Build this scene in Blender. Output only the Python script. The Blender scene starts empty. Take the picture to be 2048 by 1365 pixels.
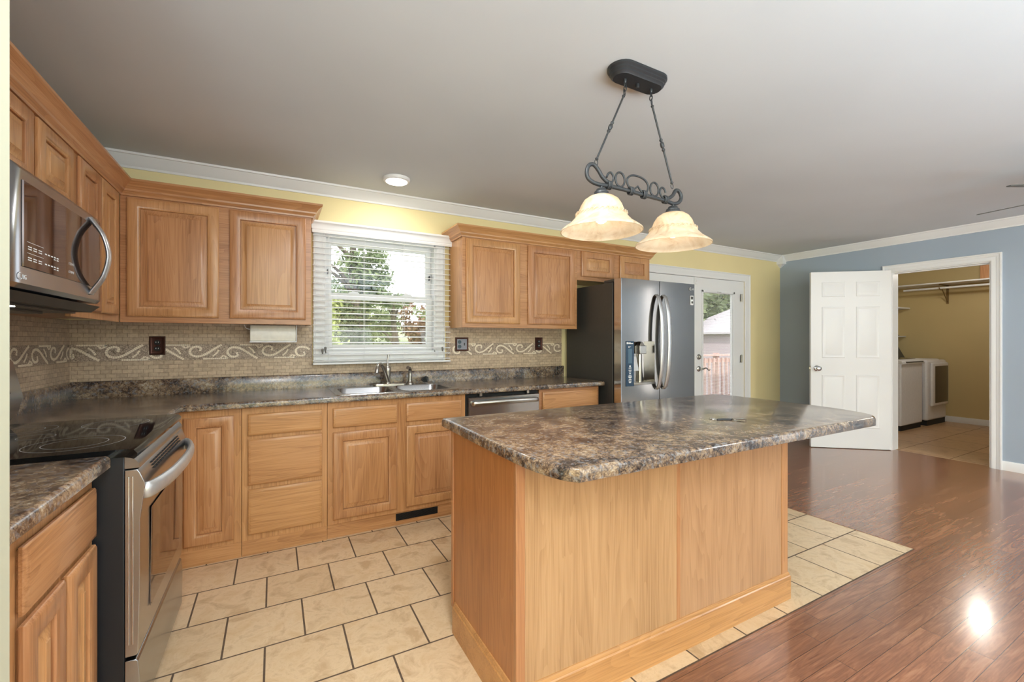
import bpy, bmesh, math, random
from mathutils import Vector, Matrix, noise

random.seed(7)
R = math.radians
scene = bpy.context.scene
col = scene.collection

# ------------------------------------------------------------------ camera
cam_data = bpy.data.cameras.new('camera')
cam = bpy.data.objects.new('camera', cam_data)
col.objects.link(cam)
cam.location = (1.097, -3.623, 1.271)
cam.rotation_euler = (R(90), 0, R(-28.54))
cam_data.sensor_width = 36
cam_data.lens = 875 / 2048 * 36
cam_data.shift_y = -1.2 / 2048
cam_data.clip_start = 0.02
cam_data.clip_end = 400
scene.camera = cam

# ------------------------------------------------------------------ colour management
vs = scene.view_settings
vs.view_transform = 'Standard'
vs.look = 'None'
vs.gamma = 1
vs.use_curve_mapping = False
vs.exposure = 0.25
scene.cycles.use_denoising = True
scene.cycles.max_bounces = 10
scene.cycles.diffuse_bounces = 6
scene.cycles.transparent_max_bounces = 24
scene.cycles.sample_clamp_indirect = 6
scene.cycles.caustics_reflective = False
scene.cycles.caustics_refractive = False

# ------------------------------------------------------------------ sky, sun, lamps and added fill
world = bpy.data.worlds.new('sky')
scene.world = world
world.use_nodes = True
wn = world.node_tree
wn.nodes.clear()
wo = wn.nodes.new('ShaderNodeOutputWorld')
wb = wn.nodes.new('ShaderNodeBackground')
wb.inputs['Color'].default_value = (0.93, 0.96, 1.0, 1)
wb.inputs['Strength'].default_value = 2.4
wn.links.new(wb.outputs[0], wo.inputs[0])


def lamp(name, kind, loc, rot, energy, color=(1, 1, 1), sx=1.0, sy=1.0, radius=0.05):
    d = bpy.data.lights.new(name, kind)
    d.energy = energy
    d.color = color
    if kind == 'AREA':
        d.shape = 'RECTANGLE'
        d.size = sx
        d.size_y = sy
    elif kind == 'SUN':
        d.angle = R(1.5)
    else:
        d.shadow_soft_size = radius
        if kind == 'SPOT':
            d.spot_size = R(62)
            d.spot_blend = 1.0
    o = bpy.data.objects.new(name, d)
    o.location = loc
    o.rotation_euler = rot
    col.objects.link(o)
    return o


lamp('sun', 'SUN', (0, 0, 10), (R(52), 0, R(-28)), 3.6, (1.0, 0.95, 0.86))
# added area lights behind the camera, tilted up as room fill; no windows modelled
CEIL_Z = 2.456
FILL_COL = (0.74, 0.88, 1.0)
lamp('rear_fill_a', 'AREA', (2.3, -7.85, 1.35), (R(122), 0, 0), 30, FILL_COL, 2.0, 1.7)
lamp('rear_fill_b', 'AREA', (5.6, -7.85, 1.35), (R(122), 0, 0), 36, FILL_COL, 2.0, 1.7)
lamp('side_fill', 'AREA', (0.12, -5.4, 1.35), (R(118), 0, R(-90)), 75, FILL_COL, 2.2, 1.7)  # added fill from the left wall, no opening behind it
lamp('right_window_light', 'AREA', (7.34, -4.06, 1.28), (R(90), 0, R(90)), 4.5, (1.0, 0.98, 0.96), 0.16, 2.0)
lamp('corner_fill_spot', 'SPOT', (4.0, -3.9, 2.38), (R(74), 0, R(-43)), 130, (0.90, 0.96, 1.0), radius=0.3)  # added spot brightening the far corner by the open door
# large added uplight behind the camera, fills the room by ceiling bounce
lamp('uplight_fill', 'AREA', (2.3, -6.1, 0.9), (R(180), 0, 0), 450, (0.75, 0.89, 1.0), 4.6, 2.6)
lamp('living_fill', 'AREA', (6.2, -4.3, 2.44), (0, 0, 0), 46, (0.95, 0.97, 1.0), 0.35, 0.35)  # added overhead fill for the right side, no fixture modelled
lamp('kitchen_fill', 'AREA', (1.6, -2.58, 2.44), (0, 0, 0), 20, (0.95, 0.97, 1.0), 0.2, 0.2)  # unseen lamp added to brighten the left side of the kitchen
lamp('overhead_fill', 'AREA', (1.1, -4.6, 2.43), (0, 0, 0), 20, (0.95, 0.97, 1.0), 0.25, 0.25)  # added downward fill behind the camera, without a fixture
lamp('flush_light', 'AREA', (1.885, -0.405, CEIL_Z - 0.034), (0, 0, 0), 4.5, (1.0, 0.97, 0.92), 0.13, 0.13)
lamp('laundry_light', 'POINT', (9.1, -1.55, 2.30), (0, 0, 0), 17, (1.0, 0.93, 0.82), radius=0.07)


# ------------------------------------------------------------------ materials
def srgb(r, g, b):
    def f(c):
        c /= 255.0
        return c / 12.92 if c <= 0.04045 else ((c + 0.055) / 1.055) ** 2.4
    return (f(r), f(g), f(b), 1)


class NT:
    def __init__(self, name):
        self.m = bpy.data.materials.new(name)
        self.m.use_nodes = True
        self.t = self.m.node_tree
        self.b = self.t.nodes['Principled BSDF']

    def n(self, typ, **kw):
        nd = self.t.nodes.new('ShaderNode' + typ)
        for k, v in kw.items():
            setattr(nd, k, v)
        return nd

    def l(self, a, b):
        self.t.links.new(a, b)

    def math(self, op, a, b=None, c=None):
        nd = self.n('Math', operation=op)
        for i, v in enumerate((a, b, c)):
            if v is None:
                continue
            if isinstance(v, (int, float)):
                nd.inputs[i].default_value = v
            else:
                self.l(v, nd.inputs[i])
        return nd.outputs[0]

    def noise(self, vec, scale, detail=4, rough=0.5, dist=0.0):
        nd = self.n('TexNoise')
        nd.inputs['Scale'].default_value = scale
        nd.inputs['Detail'].default_value = detail
        nd.inputs['Roughness'].default_value = rough
        nd.inputs['Distortion'].default_value = dist
        if vec is not None:
            self.l(vec, nd.inputs['Vector'])
        return nd.outputs['Fac']

    def ramp(self, fac, stops):
        nd = self.n('ValToRGB')
        e = nd.color_ramp.elements
        e[0].position, e[0].color = stops[0]
        e[1].position, e[1].color = stops[-1]
        for p, c in stops[1:-1]:
            x = e.new(p)
            x.color = c
        self.l(fac, nd.inputs[0])
        return nd.outputs[0]

    def mix(self, fac, a, b, blend='MIX'):
        nd = self.n('Mix', data_type='RGBA', blend_type=blend)
        for s, v in ((nd.inputs[0], fac), (nd.inputs[6], a), (nd.inputs[7], b)):
            if isinstance(v, (int, float)):
                s.default_value = v
            elif isinstance(v, tuple):
                s.default_value = v
            else:
                self.l(v, s)
        return nd.outputs[2]

    def coord(self):
        return self.n('TexCoord').outputs['Object']

    def map(self, vec, scale=(1, 1, 1), loc=(0, 0, 0), rot=(0, 0, 0)):
        nd = self.n('Mapping')
        nd.inputs['Scale'].default_value = scale
        nd.inputs['Location'].default_value = loc
        nd.inputs['Rotation'].default_value = rot
        self.l(vec, nd.inputs[0])
        return nd.outputs[0]

    def bump(self, h, strength=0.2, dist=0.002):
        nd = self.n('Bump')
        nd.inputs['Strength'].default_value = strength
        nd.inputs['Distance'].default_value = dist
        self.l(h, nd.inputs['Height'])
        self.l(nd.outputs[0], self.b.inputs['Normal'])

    def set(self, **kw):
        names = dict(rough='Roughness', metal='Metallic', coat='Coat Weight', coat_r='Coat Roughness',
                     spec='Specular IOR Level', trans='Transmission Weight', ior='IOR', alpha='Alpha')
        for k, v in kw.items():
            if k == 'color':
                if isinstance(v, tuple):
                    self.b.inputs['Base Color'].default_value = v
                else:
                    self.l(v, self.b.inputs['Base Color'])
            elif isinstance(v, (int, float)):
                self.b.inputs[names[k]].default_value = v
            else:
                self.l(v, self.b.inputs[names[k]])
        return self.m


def paint(name, c, rough=0.6, bump=0.06, spec=0.3):
    t = NT(name)
    v = t.coord()
    n = t.noise(v, 160, 3)
    n2 = t.noise(v, 1.3, 2)
    a = tuple(x * 0.97 for x in c[:3]) + (1,)
    b = tuple(min(1, x * 1.03) for x in c[:3]) + (1,)
    t.bump(n, bump, 0.001)
    return t.set(color=t.ramp(n2, [(0.3, a), (0.7, b)]), rough=rough, spec=spec)


def plain(name, c, rough=0.5, metal=0.0, **kw):
    t = NT(name)
    n = t.noise(t.coord(), 40, 2)
    a = tuple(x * 0.96 for x in c[:3]) + (1,)
    b = tuple(min(1, x * 1.04) for x in c[:3]) + (1,)
    return t.set(color=t.ramp(n, [(0.3, a), (0.7, b)]), rough=rough, metal=metal, **kw)


def oak(name, dark, mid, light, axis='z', rough=0.33, tint=0.16):
    t = NT(name)
    rnd = t.n('ObjectInfo').outputs['Random']
    off = t.n('CombineXYZ')
    for i, k in enumerate((7.3, 13.1, 19.7)):
        t.l(t.math('MULTIPLY', rnd, k), off.inputs[i])
    add = t.n('VectorMath', operation='ADD')
    t.l(t.coord(), add.inputs[0])
    t.l(off.outputs[0], add.inputs[1])
    v = add.outputs[0]
    lo, hi = 1.0, 11.0
    sc = {'x': (lo, hi, hi), 'y': (hi, lo, hi), 'z': (hi, hi, lo)}[axis]
    warp = t.noise(t.map(v, sc), 0.55, 2, 0.5, 0.4)
    rings = t.math('FRACT', t.math('MULTIPLY', warp, 21.0))
    rings = t.math('SMOOTH_MIN', rings, 0.9, 0.2)
    fine_sc = tuple(s * (1.0 if s == lo else 1.0) for s in sc)
    fine = t.noise(t.map(v, tuple(s * (3.5 if s == lo else 22.0) for s in fine_sc)), 1.0, 3, 0.6)
    streak = t.noise(t.map(v, sc), 1.1, 3, 0.55)
    f = t.math('ADD', t.math('MULTIPLY', rings, 0.10), t.math('ADD', t.math('MULTIPLY', fine, 0.50), t.math('MULTIPLY', streak, 0.40)))
    base = t.ramp(f, [(0.30, dark), (0.52, mid), (0.80, light)])
    hsv = t.n('HueSaturation')
    t.l(base, hsv.inputs['Color'])
    t.l(t.math('ADD', t.math('MULTIPLY', rnd, tint), 1.0 - tint * 0.5), hsv.inputs['Value'])
    t.l(t.math('ADD', t.math('MULTIPLY', rnd, 0.010), 0.495), hsv.inputs['Hue'])
    t.bump(fine, 0.10, 0.0008)
    return t.set(color=hsv.outputs[0], rough=rough, coat=0.25, coat_r=0.22, spec=0.4)


M = {}
OC = (srgb(146, 98, 60), srgb(185, 134, 89), srgb(205, 158, 113))
M['oak_z'] = oak('oak_vertical_grain', *OC, axis='z')
M['oak_x'] = oak('oak_grain_along_wall', *OC, axis='x')
M['oak_y'] = oak('oak_grain_across', *OC, axis='y')
IC = (srgb(148, 110, 76), srgb(177, 138, 100), srgb(193, 156, 118))
M['oak_island'] = oak('pale_oak_veneer', *IC, axis='z', tint=0.06)
M['oak_island_x'] = oak('pale_oak_board', *IC, axis='x', tint=0.05)
M['oak_plinth'] = oak('oak_plinth_board', srgb(150, 104, 64), srgb(186, 134, 86), srgb(202, 152, 104), axis='x', tint=0.02)
M['oak_post'] = oak('reddish_oak_trim', srgb(146, 98, 64), srgb(174, 124, 84), srgb(190, 142, 102), axis='z')
M['white'] = paint('white_trim_paint', srgb(226, 226, 226), 0.35, 0.02, 0.4)
M['ceiling'] = paint('ceiling_white_paint', srgb(205, 209, 211), 0.75, 0.10)
M['yellow'] = paint('pale_yellow_wall_paint', srgb(230, 214, 164), 0.6, 0.08)
M['grey_wall'] = paint('blue_grey_wall_paint', srgb(158, 170, 184), 0.55, 0.08)
M['tan_wall'] = paint('tan_wall_paint', srgb(204, 184, 136), 0.6, 0.08)
M['cream_wall'] = paint('cream_paint', srgb(200, 202, 178), 0.55, 0.06)
M['black'] = plain('black_enamel', srgb(18, 19, 21), 0.28)
M['black_tex'] = plain('black_textured_steel', srgb(22, 25, 30), 0.45)
M['matte_black'] = plain('matte_black', srgb(14, 14, 14), 0.7)
M['dark_side'] = plain('dark_grey_appliance_side', srgb(74, 73, 70), 0.42, 0.3)
M['bronze'] = plain('dark_bronze', srgb(70, 42, 34), 0.35, 0.7)
M['iron'] = plain('wrought_iron', srgb(62, 64, 66), 0.5, 0.5)
M['iron_dark'] = plain('dark_iron_canopy', srgb(50, 52, 55), 0.4, 0.3)
M['nickel'] = plain('brushed_nickel', srgb(178, 174, 166), 0.28, 1.0)
M['door_handle'] = plain('pale_brushed_handle', srgb(196, 197, 198), 0.3, 0.85)
M['range_handle'] = plain('satin_grey_handle', srgb(190, 192, 192), 0.35, 0.6)
M['chrome'] = plain('chrome', srgb(205, 205, 205), 0.12, 1.0)
M['appliance_white'] = plain('appliance_white', srgb(214, 212, 214), 0.3)
M['off_white'] = plain('off_white_plastic', srgb(226, 223, 211), 0.45)
M['navy'] = plain('navy_control_panel', srgb(28, 58, 82), 0.25)
M['navy_lcd'] = plain('blue_grey_display', srgb(72, 100, 118), 0.25)
M['mark'] = plain('pale_marking', srgb(228, 230, 230), 0.5)
M['fan'] = plain('dark_fan_blade', srgb(96, 96, 92), 0.4)
M['dryer_glass'] = plain('smoked_dryer_glass', srgb(60, 50, 42), 0.12)
M['rubber'] = plain('grey_tassel', srgb(120, 118, 112), 0.6)


def steel(name, c, rough=0.26, axis='z'):
    t = NT(name)
    hi, lo = 220, 3
    sc = {'x': (lo, hi, hi), 'z': (hi, hi, lo), 'y': (hi, lo, hi)}[axis]
    n = t.noise(t.map(t.coord(), sc), 1.0, 3)
    big = t.noise(t.coord(), 5.0, 2)
    a = tuple(x * 0.97 for x in c[:3]) + (1,)
    t.bump(n, 0.015, 0.0003)
    r = t.math('ADD', t.math('MULTIPLY', n, 0.05), t.math('ADD', rough - 0.07, t.math('MULTIPLY', big, 0.05)))
    return t.set(color=t.ramp(n, [(0.3, a), (0.7, c)]), rough=r, metal=1.0)


M['steel'] = steel('brushed_stainless_steel', srgb(150, 146, 141), 0.15, 'z')
M['steel_x'] = steel('brushed_stainless_across', srgb(186, 186, 187), 0.27, 'x')
M['steel_y'] = steel('brushed_stainless_range', srgb(186, 188, 192), 0.27, 'y')
M['steel_warm'] = steel('polished_stainless_door', srgb(168, 172, 178), 0.24, 'y')
M['sink_steel'] = steel('sink_stainless', srgb(176, 176, 177), 0.26, 'x')


def glossy_dark(name, c, rough=0.04, spec=0.9):
    t = NT(name)
    n = t.noise(t.coord(), 3, 2)
    return t.set(color=t.ramp(n, [(0.3, c), (0.7, tuple(min(1, x * 1.1) for x in c[:3]) + (1,))]), rough=rough, spec=spec)


M['cooktop'] = glossy_dark('black_ceramic_glass', srgb(14, 15, 16), 0.05, 0.35)
M['oven_glass'] = glossy_dark('mirrored_oven_glass', srgb(42, 36, 34), 0.03, 1.0)
t = NT('mirrored_microwave_glass')
M['micro_glass'] = t.set(color=t.ramp(t.noise(t.coord(), 3, 2), [(0.3, srgb(104, 92, 88)), (0.7, srgb(110, 98, 93))]), rough=0.04, metal=0.9)
M['oven_glass'] = (lambda t: t.set(color=t.ramp(t.noise(t.coord(), 3, 2), [(0.3, srgb(120, 108, 102)), (0.7, srgb(126, 114, 108))]), rough=0.04, metal=0.9))(NT('mirrored_oven_glass_door'))


def laminate(name):
    t = NT(name)
    v = t.coord()
    big = t.noise(v, 9.0, 6, 0.62, 0.6)
    mid = t.noise(v, 58.0, 6, 0.7, 0.8)
    sp = t.noise(v, 210.0, 3, 0.6)
    vor = t.n('TexVoronoi')
    vor.inputs['Scale'].default_value = 150
    t.l(v, vor.inputs['Vector'])
    f = t.math('ADD', t.math('MULTIPLY', big, 0.42), t.math('ADD', t.math('MULTIPLY', mid, 0.42), t.math('MULTIPLY', sp, 0.20)))
    c1 = t.ramp(f, [(0.43, srgb(30, 26, 25)), (0.485, srgb(76, 62, 53)), (0.53, srgb(116, 95, 76)), (0.585, srgb(150, 128, 102)), (0.66, srgb(184, 172, 154))])
    blue = t.noise(t.map(v, loc=(5, 3, 1)), 60.0, 4, 0.6)
    c2 = t.mix(t.ramp(blue, [(0.52, (0, 0, 0, 1)), (0.64, (0.6, 0.6, 0.6, 1))]), c1, srgb(126, 128, 132))
    return t.set(color=c2, rough=0.20, spec=0.5, coat=0.35, coat_r=0.14)


M['laminate'] = laminate('granite_look_laminate')


def brick_tiles(name, plane):
    """travertine mosaic, 52 x 25 mm bricks"""
    t = NT(name)
    v = t.coord()
    sep = t.n('SeparateXYZ')
    t.l(v, sep.inputs[0])
    cmb = t.n('CombineXYZ')
    t.l(sep.outputs[0 if plane == 'x' else 1], cmb.inputs[0])
    t.l(sep.outputs[2], cmb.inputs[1])
    br = t.n('TexBrick')
    br.offset = 0.5
    t.l(t.map(cmb.outputs[0], loc=(0, -1.016, 0)), br.inputs['Vector'])
    br.inputs['Scale'].default_value = 1.0
    br.inputs['Brick Width'].default_value = 0.0525
    br.inputs['Row Height'].default_value = 0.0256
    br.inputs['Mortar Size'].default_value = 0.0011
    br.inputs['Mortar Smooth'].default_value = 0.2
    br.inputs['Color1'].default_value = srgb(222, 200, 172)
    br.inputs['Color2'].default_value = srgb(184, 164, 142)
    br.inputs['Mortar'].default_value = srgb(92, 76, 62)
    mo = t.noise(v, 55, 4, 0.6)
    area = t.noise(v, 3.0, 2)
    c = t.mix(0.35, br.outputs['Color'], t.ramp(mo, [(0.35, srgb(118, 98, 80)), (0.65, srgb(206, 182, 150))]))
    c = t.mix(t.math('MULTIPLY', area, 0.35), c, srgb(176, 150, 120))
    t.bump(t.math('SUBTRACT', t.math('MULTIPLY', mo, 0.2), br.outputs['Fac']), 0.4, 0.0012)
    return t.set(color=c, rough=0.42, spec=0.4)


M['mosaic_back'] = brick_tiles('tumbled_stone_mosaic_back', 'x')
M['mosaic_left'] = brick_tiles('tumbled_stone_mosaic_left', 'y')


def tess(name, a, b):
    t = NT(name)
    v = t.coord()
    vor = t.n('TexVoronoi')
    vor.inputs['Scale'].default_value = 85
    t.l(v, vor.inputs['Vector'])
    vd = t.n('TexVoronoi', feature='DISTANCE_TO_EDGE')
    vd.inputs['Scale'].default_value = 85
    t.l(v, vd.inputs['Vector'])
    c = t.mix(vor.outputs['Color'], a, b)
    c = t.mix(t.ramp(vd.outputs['Distance'], [(0.03, (1, 1, 1, 1)), (0.09, (0, 0, 0, 1))]), c, srgb(112, 96, 80))
    return t.set(color=c, rough=0.45)


M['border_ground'] = tess('border_small_stones', srgb(164, 144, 126), srgb(188, 168, 146))
M['border_cream'] = plain('cream_tesserae', srgb(236, 222, 198), 0.45)


def floor_tiles(name, w, h, x0, y0, c1, c2, mortar, ms=0.004, rough=0.32, offset=0.5):
    t = NT(name)
    v = t.coord()
    br = t.n('TexBrick')
    br.offset = offset
    t.l(t.map(v, loc=(-x0, -y0, 0)), br.inputs['Vector'])
    br.inputs['Scale'].default_value = 1.0
    br.inputs['Brick Width'].default_value = w
    br.inputs['Row Height'].default_value = h
    br.inputs['Mortar Size'].default_value = ms
    br.inputs['Mortar Smooth'].default_value = 0.1
    br.inputs['Color1'].default_value = c1
    br.inputs['Color2'].default_value = c2
    br.inputs['Mortar'].default_value = mortar
    n1 = t.noise(v, 9, 6, 0.65, 0.6)
    n2 = t.noise(v, 70, 4, 0.6)
    d = t.ramp(n1, [(0.35, srgb(214, 200, 184)), (0.5, srgb(255, 255, 255)), (0.68, srgb(236, 224, 206))])
    c = t.mix(0.75, br.outputs['Color'], d, 'MULTIPLY')
    c = t.mix(t.math('MULTIPLY', t.ramp(n2, [(0.55, (0, 0, 0, 1)), (0.7, (1, 1, 1, 1))]), 0.25), c, srgb(170, 130, 90))
    t.bump(t.math('SUBTRACT', t.math('MULTIPLY', n1, 0.3), br.outputs['Fac']), 0.35, 0.002)
    r = t.math('ADD', t.math('MULTIPLY', br.outputs['Fac'], 0.4), rough)
    return t.set(color=c, rough=r, spec=0.45)


M['floor_tile'] = floor_tiles('tan_floor_tile', 0.3037, 0.3037, 0.76, -0.63 - 0.3037 * 9, srgb(222, 196, 160), srgb(212, 185, 149), srgb(92, 76, 62))
M['laundry_tile'] = floor_tiles('laundry_floor_tile', 0.6, 0.45, 7.5, -4.0, srgb(196, 160, 122), srgb(184, 150, 114), srgb(120, 96, 76), 0.004, 0.3, 0.0)


def wood_floor():
    t = NT('glossy_reddish_plank_floor')
    v = t.coord()
    s = t.n('SeparateXYZ')
    t.l(v, s.inputs[0])
    PW, PL = 0.0765, 0.95
    ry = t.math('DIVIDE', t.math('ADD', s.outputs[1], 2.4775), PW)
    row = t.math('FLOOR', ry)
    wnz = t.n('TexWhiteNoise', noise_dimensions='1D')
    t.l(row, wnz.inputs['W'])
    rx = t.math('DIVIDE', t.math('ADD', s.outputs[0], t.math('MULTIPLY', wnz.outputs['Value'], 9.0)), PL)
    cx = t.math('FLOOR', rx)
    cc = t.n('CombineXYZ')
    t.l(row, cc.inputs[0])
    t.l(cx, cc.inputs[1])
    w2 = t.n('TexWhiteNoise', noise_dimensions='2D')
    t.l(cc.outputs[0], w2.inputs['Vector'])
    fy = t.math('FRACT', ry)
    fx = t.math('FRACT', rx)
    ey = t.math('MULTIPLY', t.math('MINIMUM', fy, t.math('SUBTRACT', 1.0, fy)), PW)
    ex = t.math('MULTIPLY', t.math('MINIMUM', fx, t.math('SUBTRACT', 1.0, fx)), PL)
    gap = t.math('LESS_THAN', t.math('MINIMUM', ex, ey), 0.0009)
    off = t.n('CombineXYZ')
    t.l(t.math('MULTIPLY', w2.outputs['Value'], 31.0), off.inputs[0])
    t.l(t.math('MULTIPLY', w2.outputs['Value'], 17.0), off.inputs[1])
    add = t.n('VectorMath', operation='ADD')
    t.l(v, add.inputs[0])
    t.l(off.outputs[0], add.inputs[1])
    g = t.noise(t.map(add.outputs[0], (1.6, 14, 14)), 1.6, 4, 0.6, 0.8)
    g = t.math('ADD', t.math('MULTIPLY', t.math('PINGPONG', t.math('MULTIPLY', g, 8), 1.0), 0.18), t.math('ADD', t.math('MULTIPLY', g, 0.42), t.math('MULTIPLY', t.noise(t.map(add.outputs[0], (5, 190, 190)), 1.0, 3), 0.40)))
    c = t.ramp(g, [(0.30, srgb(112, 72, 52)), (0.5, srgb(140, 93, 67)), (0.72, srgb(160, 113, 84))])
    hsv = t.n('HueSaturation')
    t.l(c, hsv.inputs['Color'])
    t.l(t.math('ADD', t.math('MULTIPLY', w2.outputs['Value'], 0.28), 0.86), hsv.inputs['Value'])
    c = t.mix(gap, hsv.outputs[0], srgb(66, 38, 28))
    t.bump(t.math('MULTIPLY', t.noise(v, 5, 2), 1.0), 0.05, 0.001)
    return t.set(color=c, rough=0.24, spec=0.5, coat=0.6, coat_r=0.13)


M['floor_wood'] = wood_floor()

t = NT('clear_window_glass')
g = t.n('BsdfGlass')
t.t.nodes.remove(t.b)
tr = t.n('BsdfTransparent')
gl = t.n('BsdfGlossy')
gl.inputs['Roughness'].default_value = 0.02
fr = t.n('LayerWeight')
fr.inputs['Blend'].default_value = 0.5
frf = t.math('ADD', t.math('MULTIPLY', t.math('POWER', fr.outputs['Facing'], 5.0), 0.9), 0.03)
mx = t.n('MixShader')
t.l(frf, mx.inputs[0])
t.l(tr.outputs[0], mx.inputs[1])
t.l(gl.outputs[0], mx.inputs[2])
t.t.nodes.remove(g)
t.l(mx.outputs[0], [n for n in t.t.nodes if n.type == 'OUTPUT_MATERIAL'][0].inputs[0])
M['glass'] = t.m

t = NT('alabaster_glass_shade')
v = t.coord()
nn = t.noise(v, 14, 5, 0.6, 1.4)
t.set(color=t.ramp(nn, [(0.35, srgb(232, 220, 200)), (0.55, srgb(226, 210, 184)), (0.7, srgb(200, 178, 148))]), rough=0.35)
tl = t.n('BsdfTranslucent')
t.l(t.ramp(nn, [(0.35, srgb(250, 242, 226)), (0.7, srgb(222, 204, 178))]), tl.inputs[0])
mx = t.n('MixShader')
mx.inputs[0].default_value = 0.5
out = [n for n in t.t.nodes if n.type == 'OUTPUT_MATERIAL'][0]
t.l(t.b.outputs[0], mx.inputs[1])
t.l(tl.outputs[0], mx.inputs[2])
t.l(mx.outputs[0], out.inputs[0])
M['alabaster'] = t.m


def glow(name, c, s):
    t = NT(name)
    t.set(color=c, rough=0.5)
    t.b.inputs['Emission Color'].default_value = c
    t.b.inputs['Emission Strength'].default_value = s
    return t.m


M['bulb'] = glow('lit_bulb', srgb(255, 234, 204), 4.2)
M['led_disc'] = glow('lit_ceiling_lens', srgb(255, 246, 232), 5)
M['hood_lamp'] = glow('lit_cooktop_lamp', srgb(255, 246, 232), 8)


def leafmat(name, a, b):
    t = NT(name)
    n = t.noise(t.coord(), 1.6, 3)
    t.set(color=t.ramp(n, [(0.35, a), (0.65, b)]), rough=0.6)
    tl = t.n('BsdfTranslucent')
    tl.inputs[0].default_value = b
    mx = t.n('MixShader')
    mx.inputs[0].default_value = 0.35
    out = [n for n in t.t.nodes if n.type == 'OUTPUT_MATERIAL'][0]
    t.l(t.b.outputs[0], mx.inputs[1])
    t.l(tl.outputs[0], mx.inputs[2])
    t.l(mx.outputs[0], out.inputs[0])
    return t.m


M['leaf_dark'] = leafmat('dark_ivy_leaves', srgb(46, 60, 40), srgb(88, 106, 62))
M['leaf_mid'] = leafmat('green_tree_leaves', srgb(92, 108, 80), srgb(138, 152, 108))
M['leaf_light'] = leafmat('yellow_green_leaves', srgb(132, 146, 84), srgb(172, 182, 118))
M['leaf_red'] = leafmat('russet_leaves', srgb(122, 88, 72), srgb(146, 118, 92))
t = NT('rough_bark')
n = t.noise(t.map(t.coord(), (10, 10, 2)), 2, 4)
t.bump(n, 0.8, 0.02)
M['bark'] = t.set(color=t.ramp(n, [(0.3, srgb(52, 46, 42)), (0.7, srgb(98, 88, 78))]), rough=0.9)
t = NT('mown_lawn')
n = t.noise(t.coord(), 0.6, 6, 0.7)
M['lawn'] = t.set(color=t.ramp(n, [(0.35, srgb(118, 132, 96)), (0.65, srgb(150, 160, 124))]), rough=0.95)
M['deck'] = oak('weathered_deck_boards', srgb(168, 156, 156), srgb(196, 184, 186), srgb(214, 204, 206), axis='x', rough=0.8)
M['rail'] = oak('weathered_rail_wood', srgb(150, 120, 112), srgb(196, 170, 162), srgb(220, 200, 194), axis='z', rough=0.8)
M['shingle'] = plain('pale_grey_shingles', srgb(190, 184, 192), 0.9)
M['shed_wall'] = plain('mauve_grey_siding', srgb(178, 164, 172), 0.9)


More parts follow.
